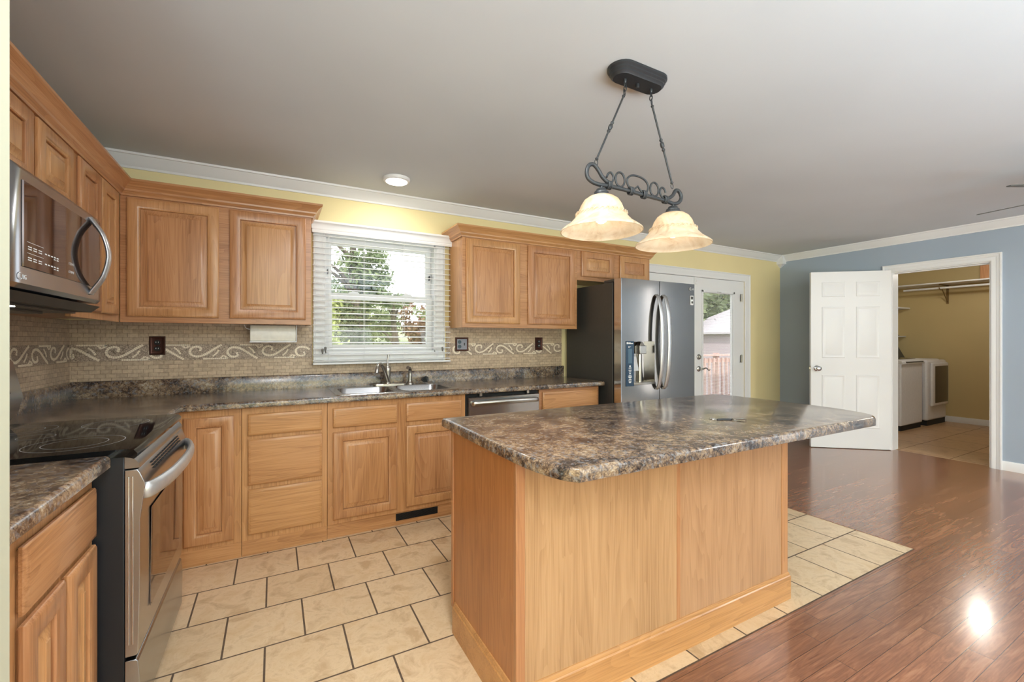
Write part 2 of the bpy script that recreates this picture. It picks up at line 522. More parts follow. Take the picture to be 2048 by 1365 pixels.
# ------------------------------------------------------------------ mesh builder
class MB:
    def __init__(self):
        self.v = []
        self.f = []

    def quad_strip(self, ringa, ringb, closed=True):
        n = len(ringa)
        for i in range(n if closed else n - 1):
            j = (i + 1) % n
            self.f.append((ringa[i], ringa[j], ringb[j], ringb[i]))

    def add(self, pts):
        s = len(self.v)
        self.v += [tuple(p) for p in pts]
        return list(range(s, s + len(pts)))

    def box(self, x0, y0, z0, x1, y1, z1):
        a = self.add([(x0, y0, z0), (x1, y0, z0), (x1, y1, z0), (x0, y1, z0), (x0, y0, z1), (x1, y0, z1), (x1, y1, z1), (x0, y1, z1)])
        for q in ((3, 2, 1, 0), (4, 5, 6, 7), (0, 1, 5, 4), (1, 2, 6, 5), (2, 3, 7, 6), (3, 0, 4, 7)):
            self.f.append(tuple(a[i] for i in q))
        return self

    def rings(self, rings, cap0=True, cap1=True):
        """list of closed rings (lists of points) lofted together"""
        ids = [self.add(r) for r in rings]
        for a, b in zip(ids, ids[1:]):
            self.quad_strip(a, b)
        if cap0:
            self.f.append(tuple(reversed(ids[0])))
        if cap1:
            self.f.append(tuple(ids[-1]))
        return self

    def panel(self, mp, u0, v0, u1, v1, prof):
        """nested rectangles: prof = [(inset, depth)...]; mp(u, v, w) -> xyz"""
        rs = []
        for ins, w in prof:
            a, b, c, d = u0 + ins, v0 + ins, u1 - ins, v1 - ins
            rs.append([mp(a, b, w), mp(c, b, w), mp(c, d, w), mp(a, d, w)])
        return self.rings(rs)

    def prism(self, poly, mp, w0, w1):
        return self.rings([[mp(u, v, w0) for u, v in poly], [mp(u, v, w1) for u, v in poly]])

    def lathe(self, prof, c=(0, 0, 0), axis='z', seg=32, cap=True):
        rs = []
        for r, h in prof:
            ring = []
            for i in range(seg):
                a = 2 * math.pi * i / seg
                p, q = r * math.cos(a), r * math.sin(a)
                d = {'z': (p, q, h), 'y': (p, h, q), 'x': (h, p, q)}[axis]
                ring.append((c[0] + d[0], c[1] + d[1], c[2] + d[2]))
            rs.append(ring)
        return self.rings(rs, cap, cap)

    def tube(self, pts, r, seg=10, closed=False, flat=None):
        """tube along pts; r is a number or a list; flat=(a,b) squashes the section"""
        P = [Vector(p) for p in pts]
        n = len(P)
        rr = r if isinstance(r, (list, tuple)) else [r] * n
        rs = []
        up = Vector((0, 0, 1))
        prev = None
        for i in range(n):
            if closed:
                d = (P[(i + 1) % n] - P[i - 1]).normalized()
            else:
                d = (P[min(i + 1, n - 1)] - P[max(i - 1, 0)]).normalized()
            if prev is None:
                ref = up if abs(d.dot(up)) < 0.9 else Vector((0, 1, 0))
                a = d.cross(ref).normalized()
            else:
                a = (prev - d * prev.dot(d)).normalized()
            prev = a
            b = d.cross(a)
            fa, fb = flat or (1, 1)
            rs.append([tuple(P[i] + (a * math.cos(2 * math.pi * k / seg) * fa + b * math.sin(2 * math.pi * k / seg) * fb) * rr[i]) for k in range(seg)])
        if closed:
            ids = [self.add(x) for x in rs]
            for i in range(n):
                self.quad_strip(ids[i], ids[(i + 1) % n])
            return self
        return self.rings(rs)

    def sweep(self, path, prof, caps=True):
        """mitred sweep on the floor plan: path of (x, y), prof of (out, z); out is to the right of travel"""
        P = [Vector(p) for p in path]
        n = len(P)
        dirs = [(P[i + 1] - P[i]).normalized() for i in range(n - 1)]
        rs = []
        for i in range(n):
            if i == 0:
                m = Vector((dirs[0].y, -dirs[0].x))
                k = 1
            elif i == n - 1:
                m = Vector((dirs[-1].y, -dirs[-1].x))
                k = 1
            else:
                a = Vector((dirs[i - 1].y, -dirs[i - 1].x))
                b = Vector((dirs[i].y, -dirs[i].x))
                m = (a + b).normalized()
                k = 1 / max(0.2, m.dot(a))
            rs.append([(P[i].x + m.x * o * k, P[i].y + m.y * o * k, z) for o, z in prof])
        return self.rings(rs, caps, caps)

    def build(self, name, mat, parent=None, bev=0.0, smooth=35, recalc=True, seg=2):
        me = bpy.data.meshes.new(name)
        off = Vector((0, 0, 0))
        if parent is not None:
            p = parent
            while p is not None:
                off += Vector(p.location)
                p = p.parent
        me.from_pydata([(a - off.x, b - off.y, c - off.z) for a, b, c in self.v], [], self.f)
        if recalc:
            bm = bmesh.new()
            bm.from_mesh(me)
            bmesh.ops.recalc_face_normals(bm, faces=bm.faces)
            bm.to_mesh(me)
            bm.free()
        me.materials.append(mat)
        if smooth:
            me.polygons.foreach_set('use_smooth', [True] * len(me.polygons))
            me.set_sharp_from_angle(angle=R(smooth))
        o = bpy.data.objects.new(name, me)
        col.objects.link(o)
        if parent is not None:
            o.parent = parent
        if bev:
            b = o.modifiers.new('bevel', 'BEVEL')
            b.width = bev
            b.segments = seg
            b.limit_method = 'ANGLE'
            b.angle_limit = R(40)
        return o


def tag(o, label=None, cat=None, group=None, kind=None):
    if label:
        o['label'] = label
    if cat:
        o['category'] = cat
    if group:
        o['group'] = group
    if kind:
        o['kind'] = kind
    return o


def empty(name, loc, label, cat, group=None):
    o = bpy.data.objects.new(name, None)
    o.empty_display_size = 0.05
    o.location = loc
    col.objects.link(o)
    return tag(o, label, cat, group)


def struct(mb, name, mat, **kw):
    o = mb.build(name, mat, **kw)
    o['kind'] = 'structure'
    return o


def back(y):        # plane facing the room from the back wall side
    return lambda u, v, w: (u, y - w, v)


def left(x):        # plane facing +x
    return lambda u, v, w: (x + w, u, v)


def text_mesh(s, size, mp_matrix, name, mat, parent, thick=0.0004):
    cu = bpy.data.curves.new('lettering', 'FONT')
    cu.body = s
    cu.size = size
    cu.extrude = thick
    tmp = bpy.data.objects.new('lettering', cu)
    col.objects.link(tmp)
    bpy.context.view_layer.update()
    me = bpy.data.meshes.new_from_object(tmp)
    bpy.data.objects.remove(tmp)
    off = Vector((0, 0, 0))
    p = parent
    while p is not None:
        off += Vector(p.location)
        p = p.parent
    me.transform(Matrix.Translation(-off) @ mp_matrix)
    me.materials.clear()
    me.materials.append(mat)
    o = bpy.data.objects.new(name, me)
    col.objects.link(o)
    o.parent = parent
    return o


def mat_back(x, y, z):      # text standing on a plane that faces -y
    return Matrix.Translation((x, y, z)) @ Matrix.Rotation(R(90), 4, 'X')


def mat_left(x, y, z):      # text on a plane that faces +x
    return Matrix.Translation((x, y, z)) @ Matrix.Rotation(R(90), 4, 'Z') @ Matrix.Rotation(R(90), 4, 'X')


CEIL = 2.456
W = 7.38

# ------------------------------------------------------------------ room shell
m = MB()
me_floor = bpy.data.meshes.new('floor')
rects = [  # x0,y0,x1,y1,material index
    (0.0, -2.46, 4.52, 0.0, 0), (4.52, -2.46, W + 0.06, 0.0, 1), (0.0, -8.0, W + 0.06, -2.46, 1), (W + 0.06, -3.6, 10.5, 0.0, 2)]
vv, ff = [], []
for x0, y0, x1, y1, k in rects:
    s = len(vv)
    vv += [(x0, y0, 0), (x1, y0, 0), (x1, y1, 0), (x0, y1, 0)]
    ff.append((s, s + 1, s + 2, s + 3))
s = len(vv)
vv += [(-0.15, -8.15, -0.12), (10.65, -8.15, -0.12), (10.65, 0.15, -0.12), (-0.15, 0.15, -0.12)]
ff.append((s + 3, s + 2, s + 1, s))
me_floor.from_pydata(vv, [], ff)
for k in ('floor_tile', 'floor_wood', 'laundry_tile'):
    me_floor.materials.append(M[k])
for i, r in enumerate(rects):
    me_floor.polygons[i].material_index = r[4]
o = bpy.data.objects.new('floor', me_floor)
col.objects.link(o)
o['kind'] = 'structure'
# dark reducer strip where planks meet tile
struct(MB().box(0.0, -2.466, 0.0, 4.526, -2.458, 0.0025).box(4.518, -2.46, 0.0, 4.526, 0, 0.0025), 'trim_1', M['floor_wood'])

struct(MB().box(-0.15, -8.15, CEIL, 10.65, 0.15, CEIL + 0.15), 'ceiling', M['ceiling'])
struct(MB().box(-0.15, -8.15, -0.1, 0.0, 0.15, CEIL), 'wall_left', M['yellow'])
# back wall with window opening and french door opening
WX0, WX1, WZ0, WZ1 = 1.435, 2.315, 1.17, 2.085
DX0, DX1, DZ1 = 4.72, 6.505, 2.06
m = MB()
for b in ((0.0, 0, -0.1, WX0, CEIL), (WX0, 0, -0.1, WX1, WZ0), (WX0, 0, WZ1, WX1, CEIL), (WX1, 0, -0.1, DX0, CEIL), (DX0, 0, DZ1, DX1 + 0.077, CEIL), (DX1 + 0.077, 0, -0.1, W, CEIL)):
    m.box(b[0], 0.0, b[2], b[3], 0.15, b[4])
struct(m, 'wall_back', M['yellow'])
# right wall (thin, with laundry doorway)
LY0, LY1, LZ1 = -2.075, -1.268, 2.065
m = MB()
m.box(W, LY1, -0.1, W + 0.06, 0.15, CEIL).box(W, LY0, LZ1, W + 0.06, LY1, CEIL).box(W, -8.15, -0.1, W + 0.06, LY0, CEIL)
struct(m, 'wall_right', M['grey_wall'])
m = MB()
m.box(W + 0.06, LY1, -0.1, W + 0.12, 0.0, CEIL).box(W + 0.06, LY0, LZ1, W + 0.12, LY1, CEIL).box(W + 0.06, -3.6, -0.1, W + 0.12, LY0, CEIL)
m.box(10.38, -3.7, -0.1, 10.5, 0.15, CEIL).box(W + 0.06, 0.0, -0.1, 10.38, 0.15, CEIL).box(W + 0.06, -3.7, -0.1, 10.38, -3.6, CEIL)
struct(m, 'wall_laundry', M['tan_wall'])
struct(MB().box(-0.15, -8.15, -0.1, W + 0.06, -8.0, CEIL), 'wall_rear', M['yellow'])
# short wing wall closing the near end of the left counter
m = MB()
m.box(0.0, -2.58, 0.0, 0.662, -2.45, CEIL)
struct(m, 'wall_near', M['cream_wall'], bev=0.004)

# crown moulding of the room
cp = [(0.0, CEIL - 0.085), (0.010, CEIL - 0.085), (0.014, CEIL - 0.072), (0.022, CEIL - 0.064), (0.034, CEIL - 0.050), (0.055, CEIL - 0.024), (0.062, CEIL - 0.014), (0.072, CEIL - 0.012), (0.076, CEIL), (0.0, CEIL)]
struct(MB().sweep([(0.0, -2.45), (0.0, 0.0), (W, 0.0), (W, -8.0)], cp), 'trim_2', M['white'], smooth=15)
# corner block of the crown
struct(MB().box(W - 0.085, -0.085, CEIL - 0.12, W, 0.0, CEIL).rings([[(W - 0.07, -0.07, CEIL - 0.12), (W, -0.07, CEIL - 0.12), (W, 0, CEIL - 0.12), (W - 0.07, 0, CEIL - 0.12)], [(W - 0.012, -0.012, CEIL - 0.165), (W, -0.012, CEIL - 0.165), (W, 0, CEIL - 0.165), (W - 0.012, 0, CEIL - 0.165)]]), 'trim_3', M['white'])
bb = [(0.0, 0.0), (0.014, 0.0), (0.014, 0.075), (0.008, 0.088), (0.0, 0.09)]
struct(MB().sweep([(W, LY0 - 0.066), (W, -8.0)], bb), 'baseboard_right', M['white'])
struct(MB().sweep([(W, 0.0), (W, LY1 + 0.085)], bb).sweep([(DX1 + 0.2, 0), (W, 0.0)], bb), 'baseboard_back', M['white'])
struct(MB().sweep([(W + 0.12, 0.0), (10.38, 0.0), (10.38, -3.6)], bb), 'baseboard_laundry', M['white'])


# mitred casing on a wall plane: path (u, v) round the opening, prof (outward, proud)
def casing(m, mp, path, prof, closed=False):
    P = [Vector(p) for p in path]
    n = len(P)
    rs = []
    for i in range(n):
        a = P[i - 1] if (i > 0 or closed) else None
        c = P[(i + 1) % n] if (i < n - 1 or closed) else None
        d1 = (P[i] - a).normalized() if a is not None else None
        d2 = (c - P[i]).normalized() if c is not None else None
        if d1 is None or d2 is None:
            d = d2 if d1 is None else d1
            mv, k = Vector((-d.y, d.x)), 1
        else:
            n1 = Vector((-d1.y, d1.x))
            mv = (n1 + Vector((-d2.y, d2.x))).normalized()
            k = 1 / mv.dot(n1)
        rs.append([mp(P[i].x + mv.x * o_ * k, P[i].y + mv.y * o_ * k, w_) for o_, w_ in prof])
    if closed:
        ids = [m.add(r) for r in rs]
        for i in range(n):
            m.quad_strip(ids[i], ids[(i + 1) % n])
    else:
        m.rings(rs)
    return m


def cas_prof(w):
    return [(-0.004, 0.0), (-0.004, 0.011), (0.002, 0.016), (0.012, 0.017), (w * 0.45, 0.014), (w * 0.55, 0.018), (w - 0.016, 0.020), (w - 0.012, 0.026), (w - 0.002, 0.026), (w, 0.022), (w, 0.0)]


def face_left(x):        # plane facing -x, u = -y so that outward stays to the left of travel
    return lambda u, v, w: (x - w, -u, v)


m = MB()
casing(m, face_left(W), [(-LY1, 0.0), (-LY1, LZ1), (-LY0, LZ1), (-LY0, 0.0)], cas_prof(0.075))
m.box(W + 0.0005, LY0 - 0.001, 0, W + 0.138, LY0 + 0.014, LZ1 - 0.0135).box(W + 0.0005, LY1 - 0.014, 0, W + 0.138, LY1 + 0.001, LZ1 - 0.0135).box(W + 0.0005, LY0 - 0.001, LZ1 - 0.014, W + 0.138, LY1 + 0.001, LZ1 + 0.001)
m.box(W + 0.045, LY0 + 0.014, 0, W + 0.075, LY0 + 0.026, LZ1).box(W + 0.045, LY0, LZ1 - 0.026, W + 0.075, LY1, LZ1 - 0.014)
laundry_casing = struct(m, 'trim_4', M['white'])
sp = MB().box(W + 0.02, LY0 + 0.0125, 0.955, W + 0.05, LY0 + 0.0165, 1.01).build('strike_plate', M['nickel'], laundry_casing, bev=0.001)

# ------------------------------------------------------------------ open six panel door
hinge = Vector((W - 0.03, LY1 - 0.012, 0.006))
dvec = Vector((6.705 - hinge.x, -0.752 - hinge.y, 0))
DW_ = dvec.length
dvec.normalize()
dn = Vector((-dvec.y, dvec.x, 0))
if dn.y > 0:
    dn = -dn
DH = 2.075


def door_map(face):
    def f(u, v, w):
        p = hinge + dvec * u + dn * (w * face)
        return (p.x, p.y, p.z + v)
    return f


door = empty('door_2', hinge, None, None)
door['kind'] = 'structure'
m = MB()
fm = door_map(1)
m.rings([[fm(0, 0, 0), fm(DW_, 0, 0), fm(DW_, DH, 0), fm(0, DH, 0)], [fm(0, 0, -0.035), fm(DW_, 0, -0.035), fm(DW_, DH, -0.035), fm(0, DH, -0.035)]])
slab = m.build('door_slab', M['white'], door, bev=0.002)
st = 0.115
pw = (DW_ - 3 * st) / 2
m = MB()
for k in (0, 1):
    u0 = st + k * (pw + st)
    for v0, v1 in ((0.24, 0.86), (1.06, 1.66), (1.78, 1.95)):
        # raised panel with a moulded recess around it
        for fc in (1,):
            m.panel(fm, u0, v0, u0 + pw, v1, [(0.0, 0.0003), (0.004, 0.006), (0.010, 0.006), (0.018, 0.0006), (0.030, 0.0006), (0.048, 0.006), (0.052, 0.007)])
m.build('moulded_panels', M['white'], door)
# knob and latch
kb = MB()
kc = hinge + dvec * (DW_ - 0.06) + Vector((0, 0, 0.935))


def axis_lathe(mb, prof, c, ax, seg=24):
    ax = Vector(ax).normalized()
    a = ax.cross(Vector((0, 0, 1)))
    if a.length < 0.1:
        a = Vector((1, 0, 0))
    a.normalize()
    b = ax.cross(a)
    return mb.rings([[tuple(Vector(c) + ax * h + (a * math.cos(2 * math.pi * i / seg) + b * math.sin(2 * math.pi * i / seg)) * r) for i in range(seg)] for r, h in prof])


axis_lathe(kb, [(0.032, 0.0), (0.032, 0.006), (0.026, 0.011), (0.011, 0.014), (0.011, 0.032), (0.022, 0.038), (0.029, 0.05), (0.027, 0.062), (0.016, 0.069), (0.003, 0.071)], kc, dn)
kb.build('door_knob', M['chrome'], door)
lm = MB()
c = hinge + dvec * DW_ + Vector((0, 0, 0.935)) - dn * 0.0175
lm.rings([[tuple(c + dn * a + Vector((0, 0, b)) + dvec * e) for a, b in ((-0.012, -0.028), (0.012, -0.028), (0.012, 0.028), (-0.012, 0.028))] for e in (-0.001, 0.002)])
lm.rings([[tuple(c + dn * a + Vector((0, 0, b)) + dvec * e) for a, b in ((-0.007, -0.012), (0.007, -0.012), (0.007, 0.012), (-0.007, 0.012))] for e in (0.001, 0.012)])
lm.build('latch', M['nickel'], door)

# ------------------------------------------------------------------ kitchen window
win = empty('window_1', (1.875, 0.0, WZ0), None, None)
win['kind'] = 'structure'
m = MB()   # casing + jamb lining
cw = 0.08
casing(m, back(0.0), [(WX0, WZ0), (WX0, WZ1), (WX1, WZ1), (WX1, WZ0)], cas_prof(0.08), closed=True)
m.build('casing', M['white'], win)
m = MB()
for b in ((WX0 - 0.001, WZ0, WX0 + 0.012, WZ1), (WX1 - 0.012, WZ0, WX1 + 0.001, WZ1), (WX0, WZ1 - 0.012, WX1, WZ1 + 0.001), (WX0, WZ0 - 0.001, WX1, WZ0 + 0.018)):
    m.box(b[0], -0.01, b[1], b[2], 0.15, b[3])
m.build('jamb', M['white'], win)
sx0, sx1 = WX0 + 0.012, WX1 - 0.012


def sash(name, y, z0, z1, fw, fb, ft):
    m = MB()
    m.box(sx0, y, z0, sx0 + fw, y + 0.03, z1).box(sx1 - fw, y, z0, sx1, y + 0.03, z1)
    m.box(sx0 + fw, y, z0, sx1 - fw, y + 0.03, z0 + fb).box(sx0 + fw, y, z1 - ft, sx1 - fw, y + 0.03, z1)
    s = m.build(name, M['white'], win, bev=0.002)
    MB().box(sx0 + fw - 0.004, y + 0.013, z0 + fb - 0.004, sx1 - fw + 0.004, y + 0.017, z1 - ft + 0.004).build('pane', M['glass'], s)
    return s


sash('upper_sash', 0.085, 1.60, WZ1 - 0.012, 0.048, 0.045, 0.05)
s = sash('lower_sash', 0.050, WZ0 + 0.018, 1.645, 0.048, 0.05, 0.05)
for xx in (1.66, 2.09):
    m = MB().prism([(xx - 0.04, 1.645), (xx + 0.04, 1.645), (xx + 0.03, 1.660), (xx - 0.012, 1.664), (xx - 0.04, 1.651)], back(0.08), 0.0, 0.026)
    m.build('sash_lock', M['white'], s, bev=0.001)
for xx in (sx0 + 0.02, sx1 - 0.02):
    MB().box(xx - 0.002, 0.0495, 1.79, xx + 0.002, 0.0845, 1.83).build('tilt_latch', M['black'], win)

# ------------------------------------------------------------------ window blind
bl = empty('window_blind', (1.888, -0.05, 1.09), 'white horizontal slat blind with moulded valance over the kitchen window', 'blind')
BX0, BX1 = 1.350, 2.428
m = MB()
vp = [(0.0, 2.075), (0.006, 2.075), (0.010, 2.09), (0.006, 2.097), (0.012, 2.108), (0.012, 2.13), (0.02, 2.142), (0.028, 2.15), (0.03, 2.163), (0.0, 2.163)]
m.sweep([(2.450, -0.024), (2.450, -0.066), (1.352, -0.066), (1.352, -0.024)], [(-o, z) for o, z in vp])
m.box(1.348, -0.066, 2.078, 2.454, -0.060, 2.160)
m.build('valance', M['white'], bl)
m = MB()
nsl = 22
for k in range(nsl):
    z = 2.058 - k * 0.0447
    tl = 0.004
    y0, y1 = -0.070, -0.027
    m.rings([[(x, y0, z - tl), (x, (y0 + y1) / 2, z + 0.0022), (x, y1, z + tl - 0.003), (x, y1, z + tl), (x, (y0 + y1) / 2, z + 0.005), (x, y0, z - tl + 0.003)] for x in (BX0, BX1)])
m.build('slats', M['white'], bl)
MB().box(BX0, -0.073, 1.088, BX1, -0.026, 1.102).build('bottom_rail', M['white'], bl, bev=0.003)
for xx in (1.46, 1.72, 2.03, 2.32):
    m = MB()
    for yy in (-0.0735, -0.0235):
        m.tube([(xx, yy, 2.08), (xx, yy, 1.095)], 0.0011, 6)
    m.build('ladder_cord', M['white'], bl)
for xx, zz in ((1.415, 1.20), (1.435, 1.215), (2.352, 1.208)):
    m = MB().tube([(xx, -0.080, 2.08), (xx, -0.080, zz)], 0.0009, 6)
    cd = m.build('pull_cord', M['white'], bl)
    MB().lathe([(0.003, 0.0), (0.0085, -0.004), (0.0075, -0.018), (0.0045, -0.036), (0.003, -0.038)][::-1], (xx, -0.080, zz + 0.008), seg=12).build('tassel', M['rubber'], cd)

# ------------------------------------------------------------------ french doors
fd = empty('door_1', ((DX0 + DX1) / 2, 0, 0), None, None)
fd['kind'] = 'structure'
m = MB()
casing(m, back(0.0), [(DX0, 0.0), (DX0, DZ1 - 0.008), (DX1 + 0.075, DZ1 - 0.008), (DX1 + 0.075, 0.0)], cas_prof(0.09))
m.box(DX0 - 0.001, 0.0005, 0, DX0 + 0.012, 0.15, DZ1 - 0.0125).box(DX1 - 0.012, 0.012, 0, DX1 + 0.078, 0.15, DZ1 - 0.0125).box(DX0 - 0.001, 0.0005, DZ1 - 0.012, DX1 + 0.077, 0.15, DZ1 + 0.001)
m.box(DX0, 0.06, 0, DX1, 0.15, 0.02)
m.build('casing', M['white'], fd)


def french_leaf(x0, x1, gx0, gx1):
    gz0, gz1 = 0.25, 1.87
    z0, z1 = 0.012, DZ1 - 0.016
    y0, y1 = 0.0, 0.04
    m = MB()
    m.box(x0, y0, z0, gx0, y1, z1).box(gx1, y0, z0, x1, y1, z1).box(gx0, y0, z0, gx1, y1, gz0).box(gx0, y0, gz1, gx1, y1, z1)
    leaf = m.build('door_leaf', M['white'], fd)
    m = MB()
    f = 0.028
    for b in ((gx0 - f, gz0 - f, gx0, gz1 + f), (gx1, gz0 - f, gx1 + f, gz1 + f), (gx0 - f, gz1, gx1 + f, gz1 + f), (gx0 - f, gz0 - f, gx1 + f, gz0)):
        m.box(b[0], -0.009, b[1], b[2], 0.0, b[3])
    m.build('glazing_frame', M['white'], leaf, bev=0.003)
    MB().box(gx0, 0.006, gz0, gx1, 0.009, gz1).box(gx0, 0.031, gz0, gx1, 0.034, gz1).build('pane', M['glass'], leaf)
    m = MB()
    k = int((gz1 - gz0) / 0.0155)
    for i in range(k):
        z = gz1 - 0.012 - i * 0.0155
        m.box(gx0 + 0.004, 0.013, z, gx1 - 0.004, 0.026, z + 0.0012)
    m.build('inner_blind', M['white'], leaf, smooth=0)
    MB().tube([(gx0 + 0.5 * (gx1 - gx0) - 0.04, -0.012, gz1 + 0.012), (gx0 + 0.5 * (gx1 - gx0) + 0.04, -0.012, gz1 + 0.012)], 0.003, 6).build('blind_slider', M['rubber'], leaf)
    return leaf


french_leaf(DX0 + 0.015, 5.600, 4.92, 5.44)
rl = french_leaf(5.606, DX1 - 0.015, 5.755, 6.335)
# astragal with bolt at the meeting stile
m = MB().box(5.585, -0.012, 0.012, 5.618, 0.0, DZ1 - 0.016)
m.build('astragal', M['white'], fd, bev=0.002)
MB().box(5.59, -0.024, 1.955, 5.625, -0.012, 2.03).box(5.598, -0.03, 1.985, 5.617, -0.02, 2.01).build('top_bolt', M['white'], fd, bev=0.003)
for zz in (1.83, 1.03, 0.22):
    MB().lathe([(0.007, -0.05), (0.007, 0.05)], (DX1 - 0.006, -0.014, zz), seg=10).box(DX1 - 0.03, -0.014, zz - 0.05, DX1 + 0.012, -0.0115, zz + 0.05).build('hinge', M['nickel'], rl)
hx = 5.675
m = MB().lathe([(0.034, 0.0), (0.034, -0.006), (0.03, -0.011), (0.018, -0.013), (0.018, -0.02), (0.004, -0.022)], (hx, 0.0, 1.068), 'y', 24)
m.box(hx - 0.004, -0.034, 1.052, hx + 0.004, -0.018, 1.084)
m.build('deadbolt', M['nickel'], rl)
m = MB().lathe([(0.034, 0.0), (0.034, -0.006), (0.028, -0.012), (0.014, -0.016), (0.012, -0.05), (0.004, -0.056)], (hx, 0.0, 0.922), 'y', 24)
m.tube([(hx, -0.05, 0.922), (hx + 0.03, -0.053, 0.924), (hx + 0.06, -0.053, 0.934), (hx + 0.085, -0.053, 0.928), (hx + 0.105, -0.053, 0.908), (hx + 0.125, -0.053, 0.90), (hx + 0.14, -0.053, 0.91), (hx + 0.142, -0.053, 0.922)], [0.010, 0.009, 0.007, 0.0065, 0.006, 0.0055, 0.005, 0.004], 10)
m.build('lever_handle', M['nickel'], rl)

# ------------------------------------------------------------------ cabinets
FR = [(0.007, 0.0), (0.007, 0.0055), (0.0, 0.0055), (0.0, 0.013), (0.006, 0.0185), (0.010, 0.020), (0.048, 0.020), (0.051, 0.0180), (0.057, 0.0170), (0.060, 0.0140), (0.0605, 0.004)]
PN = [(0.0, 0.0), (0.0, 0.009), (0.007, 0.0095), (0.028, 0.016), (0.030, 0.0185), (0.034, 0.019)]
DR = [(0.007, 0.0), (0.007, 0.0055), (0.0, 0.0055), (0.0, 0.012), (0.004, 0.0165), (0.010, 0.018), (0.013, 0.0195), (0.017, 0.020)]


def cab_door(parent, mp, u0, v0, u1, v1, horiz=False):
    d = MB().panel(mp, u0, v0, u1, v1, FR + [(0.069, 0.004)]).build('door', M['oak_z'], parent)
    fw = 0.0645
    MB().panel(mp, u0 + fw, v0 + fw, u1 - fw, v1 - fw, PN).build('raised_panel', M['oak_z'], d)
    return d


def drawer(parent, mp, u0, v0, u1, v1, mat):
    return MB().panel(mp, u0, v0, u1, v1, DR).build('drawer_front', mat, parent)


# crown of the wall cabinets: out from the face frame plane
ccp = [(0.0, 2.115), (0.012, 2.115), (0.014, 2.125), (0.020, 2.132), (0.028, 2.140), (0.030, 2.150), (0.046, 2.172), (0.064, 2.186), (0.068, 2.190), (0.068, 2.202), (0.0, 2.202)]
FU = 0.31      # depth of wall cabinets to the frame face
TOPU = 2.17

# A: over the microwave
a = empty('upper_cabinet', (0.15, -1.42, 1.80), 'short oak wall cabinet above the microwave', 'cabinet', 'oak wall cabinets')
MB().box(0.002, -1.845, 1.803, FU - 0.02, -1.003, TOPU).build('carcass', M['oak_z'], a)
MB().box(FU - 0.02, -1.845, 1.803, FU, -1.003, TOPU).build('face_frame', M['oak_y'], a, bev=0.0015)
for y0, y1 in ((-1.79, -1.385), (-1.345, -1.025)):
    cab_door(a, left(FU), y0, 1.835, y1, 2.105)
# B: tall two door next to corner
b = empty('upper_cabinet', (0.15, -0.66, 1.375), 'tall oak wall cabinet with two narrow doors between microwave and corner', 'cabinet', 'oak wall cabinets')
MB().box(0.002, -1.0, 1.392, FU - 0.02, -0.335, TOPU).build('carcass', M['oak_z'], b)
MB().box(FU - 0.02, -1.0, 1.377, FU, -0.312, TOPU).build('face_frame', M['oak_z'], b, bev=0.0015)
for y0, y1 in ((-0.945, -0.672), (-0.655, -0.385)):
    cab_door(b, left(FU), y0, 1.412, y1, 2.108)
# C: left cabinet on the back wall
c_ = empty('upper_cabinet', (0.82, -0.15, 1.375), 'wide oak wall cabinet with two doors left of the window', 'cabinet', 'oak wall cabinets')
MB().box(0.33, -FU + 0.02, 1.392, 1.322, -0.002, TOPU).box(1.304, -FU + 0.0205, 1.377, 1.3225, -0.0025, TOPU - 0.001).build('carcass', M['oak_z'], c_)
MB().box(0.312, -FU, 1.377, 1.322, -FU + 0.02, TOPU).build('face_frame', M['oak_x'], c_, bev=0.0015)
for x0, x1 in ((0.345, 0.792), (0.848, 1.288)):
    cab_door(c_, back(-FU), x0, 1.412, x1, 2.105)
# D: right of the window
d_ = empty('upper_cabinet', (3.02, -0.15, 1.375), 'wide oak wall cabinet with two tall doors right of the window', 'cabinet', 'oak wall cabinets')
MB().box(2.44, -FU + 0.02, 1.392, 3.592, -0.002, TOPU).box(2.4395, -FU + 0.0205, 1.377, 2.458, -0.0025, TOPU - 0.001).build('carcass', M['oak_z'], d_)
MB().box(2.44, -FU, 1.377, 3.592, -FU + 0.02, TOPU).build('face_frame', M['oak_x'], d_, bev=0.0015)
for x0, x1 in ((2.468, 2.972), (3.052, 3.562)):
    cab_door(d_, back(-FU), x0, 1.412, x1, 2.105)
# E: over the fridge
e_ = empty('upper_cabinet', (4.05, -0.15, 1.835), 'short oak wall cabinet above the refrigerator', 'cabinet', 'oak wall cabinets')
MB().box(3.594, -FU + 0.02, 1.838, 4.525, -0.002, TOPU).build('carcass', M['oak_z'], e_)
MB().box(3.594, -FU, 1.838, 4.525, -FU + 0.02, TOPU).build('face_frame', M['oak_x'], e_, bev=0.0015)
for x0, x1 in ((3.638, 4.035), (4.112, 4.498)):
    cab_door(e_, back(-FU), x0, 1.875, x1, 2.112)

# crowns
cr = empty('crown_molding', (0.8, -0.3, 2.115), 'oak crown molding along the tops of the cabinets left of the window', 'molding', 'cabinet crown moldings')


def mitred(name, a, b, ka, kb, mat, parent):
    # straight run a->b whose ends are cut along the mitre: shift along the run per unit of projection
    A, B = Vector(a), Vector(b)
    d = (B - A).normalized()
    n_ = Vector((d.y, -d.x))
    m = MB()
    m.rings([[(P.x + n_.x * o_ + d.x * o_ * k, P.y + n_.y * o_ + d.y * o_ * k, z_) for o_, z_ in ccp] for P, k in ((A, ka), (B, kb))])
    return m.build(name, mat, parent, smooth=12)


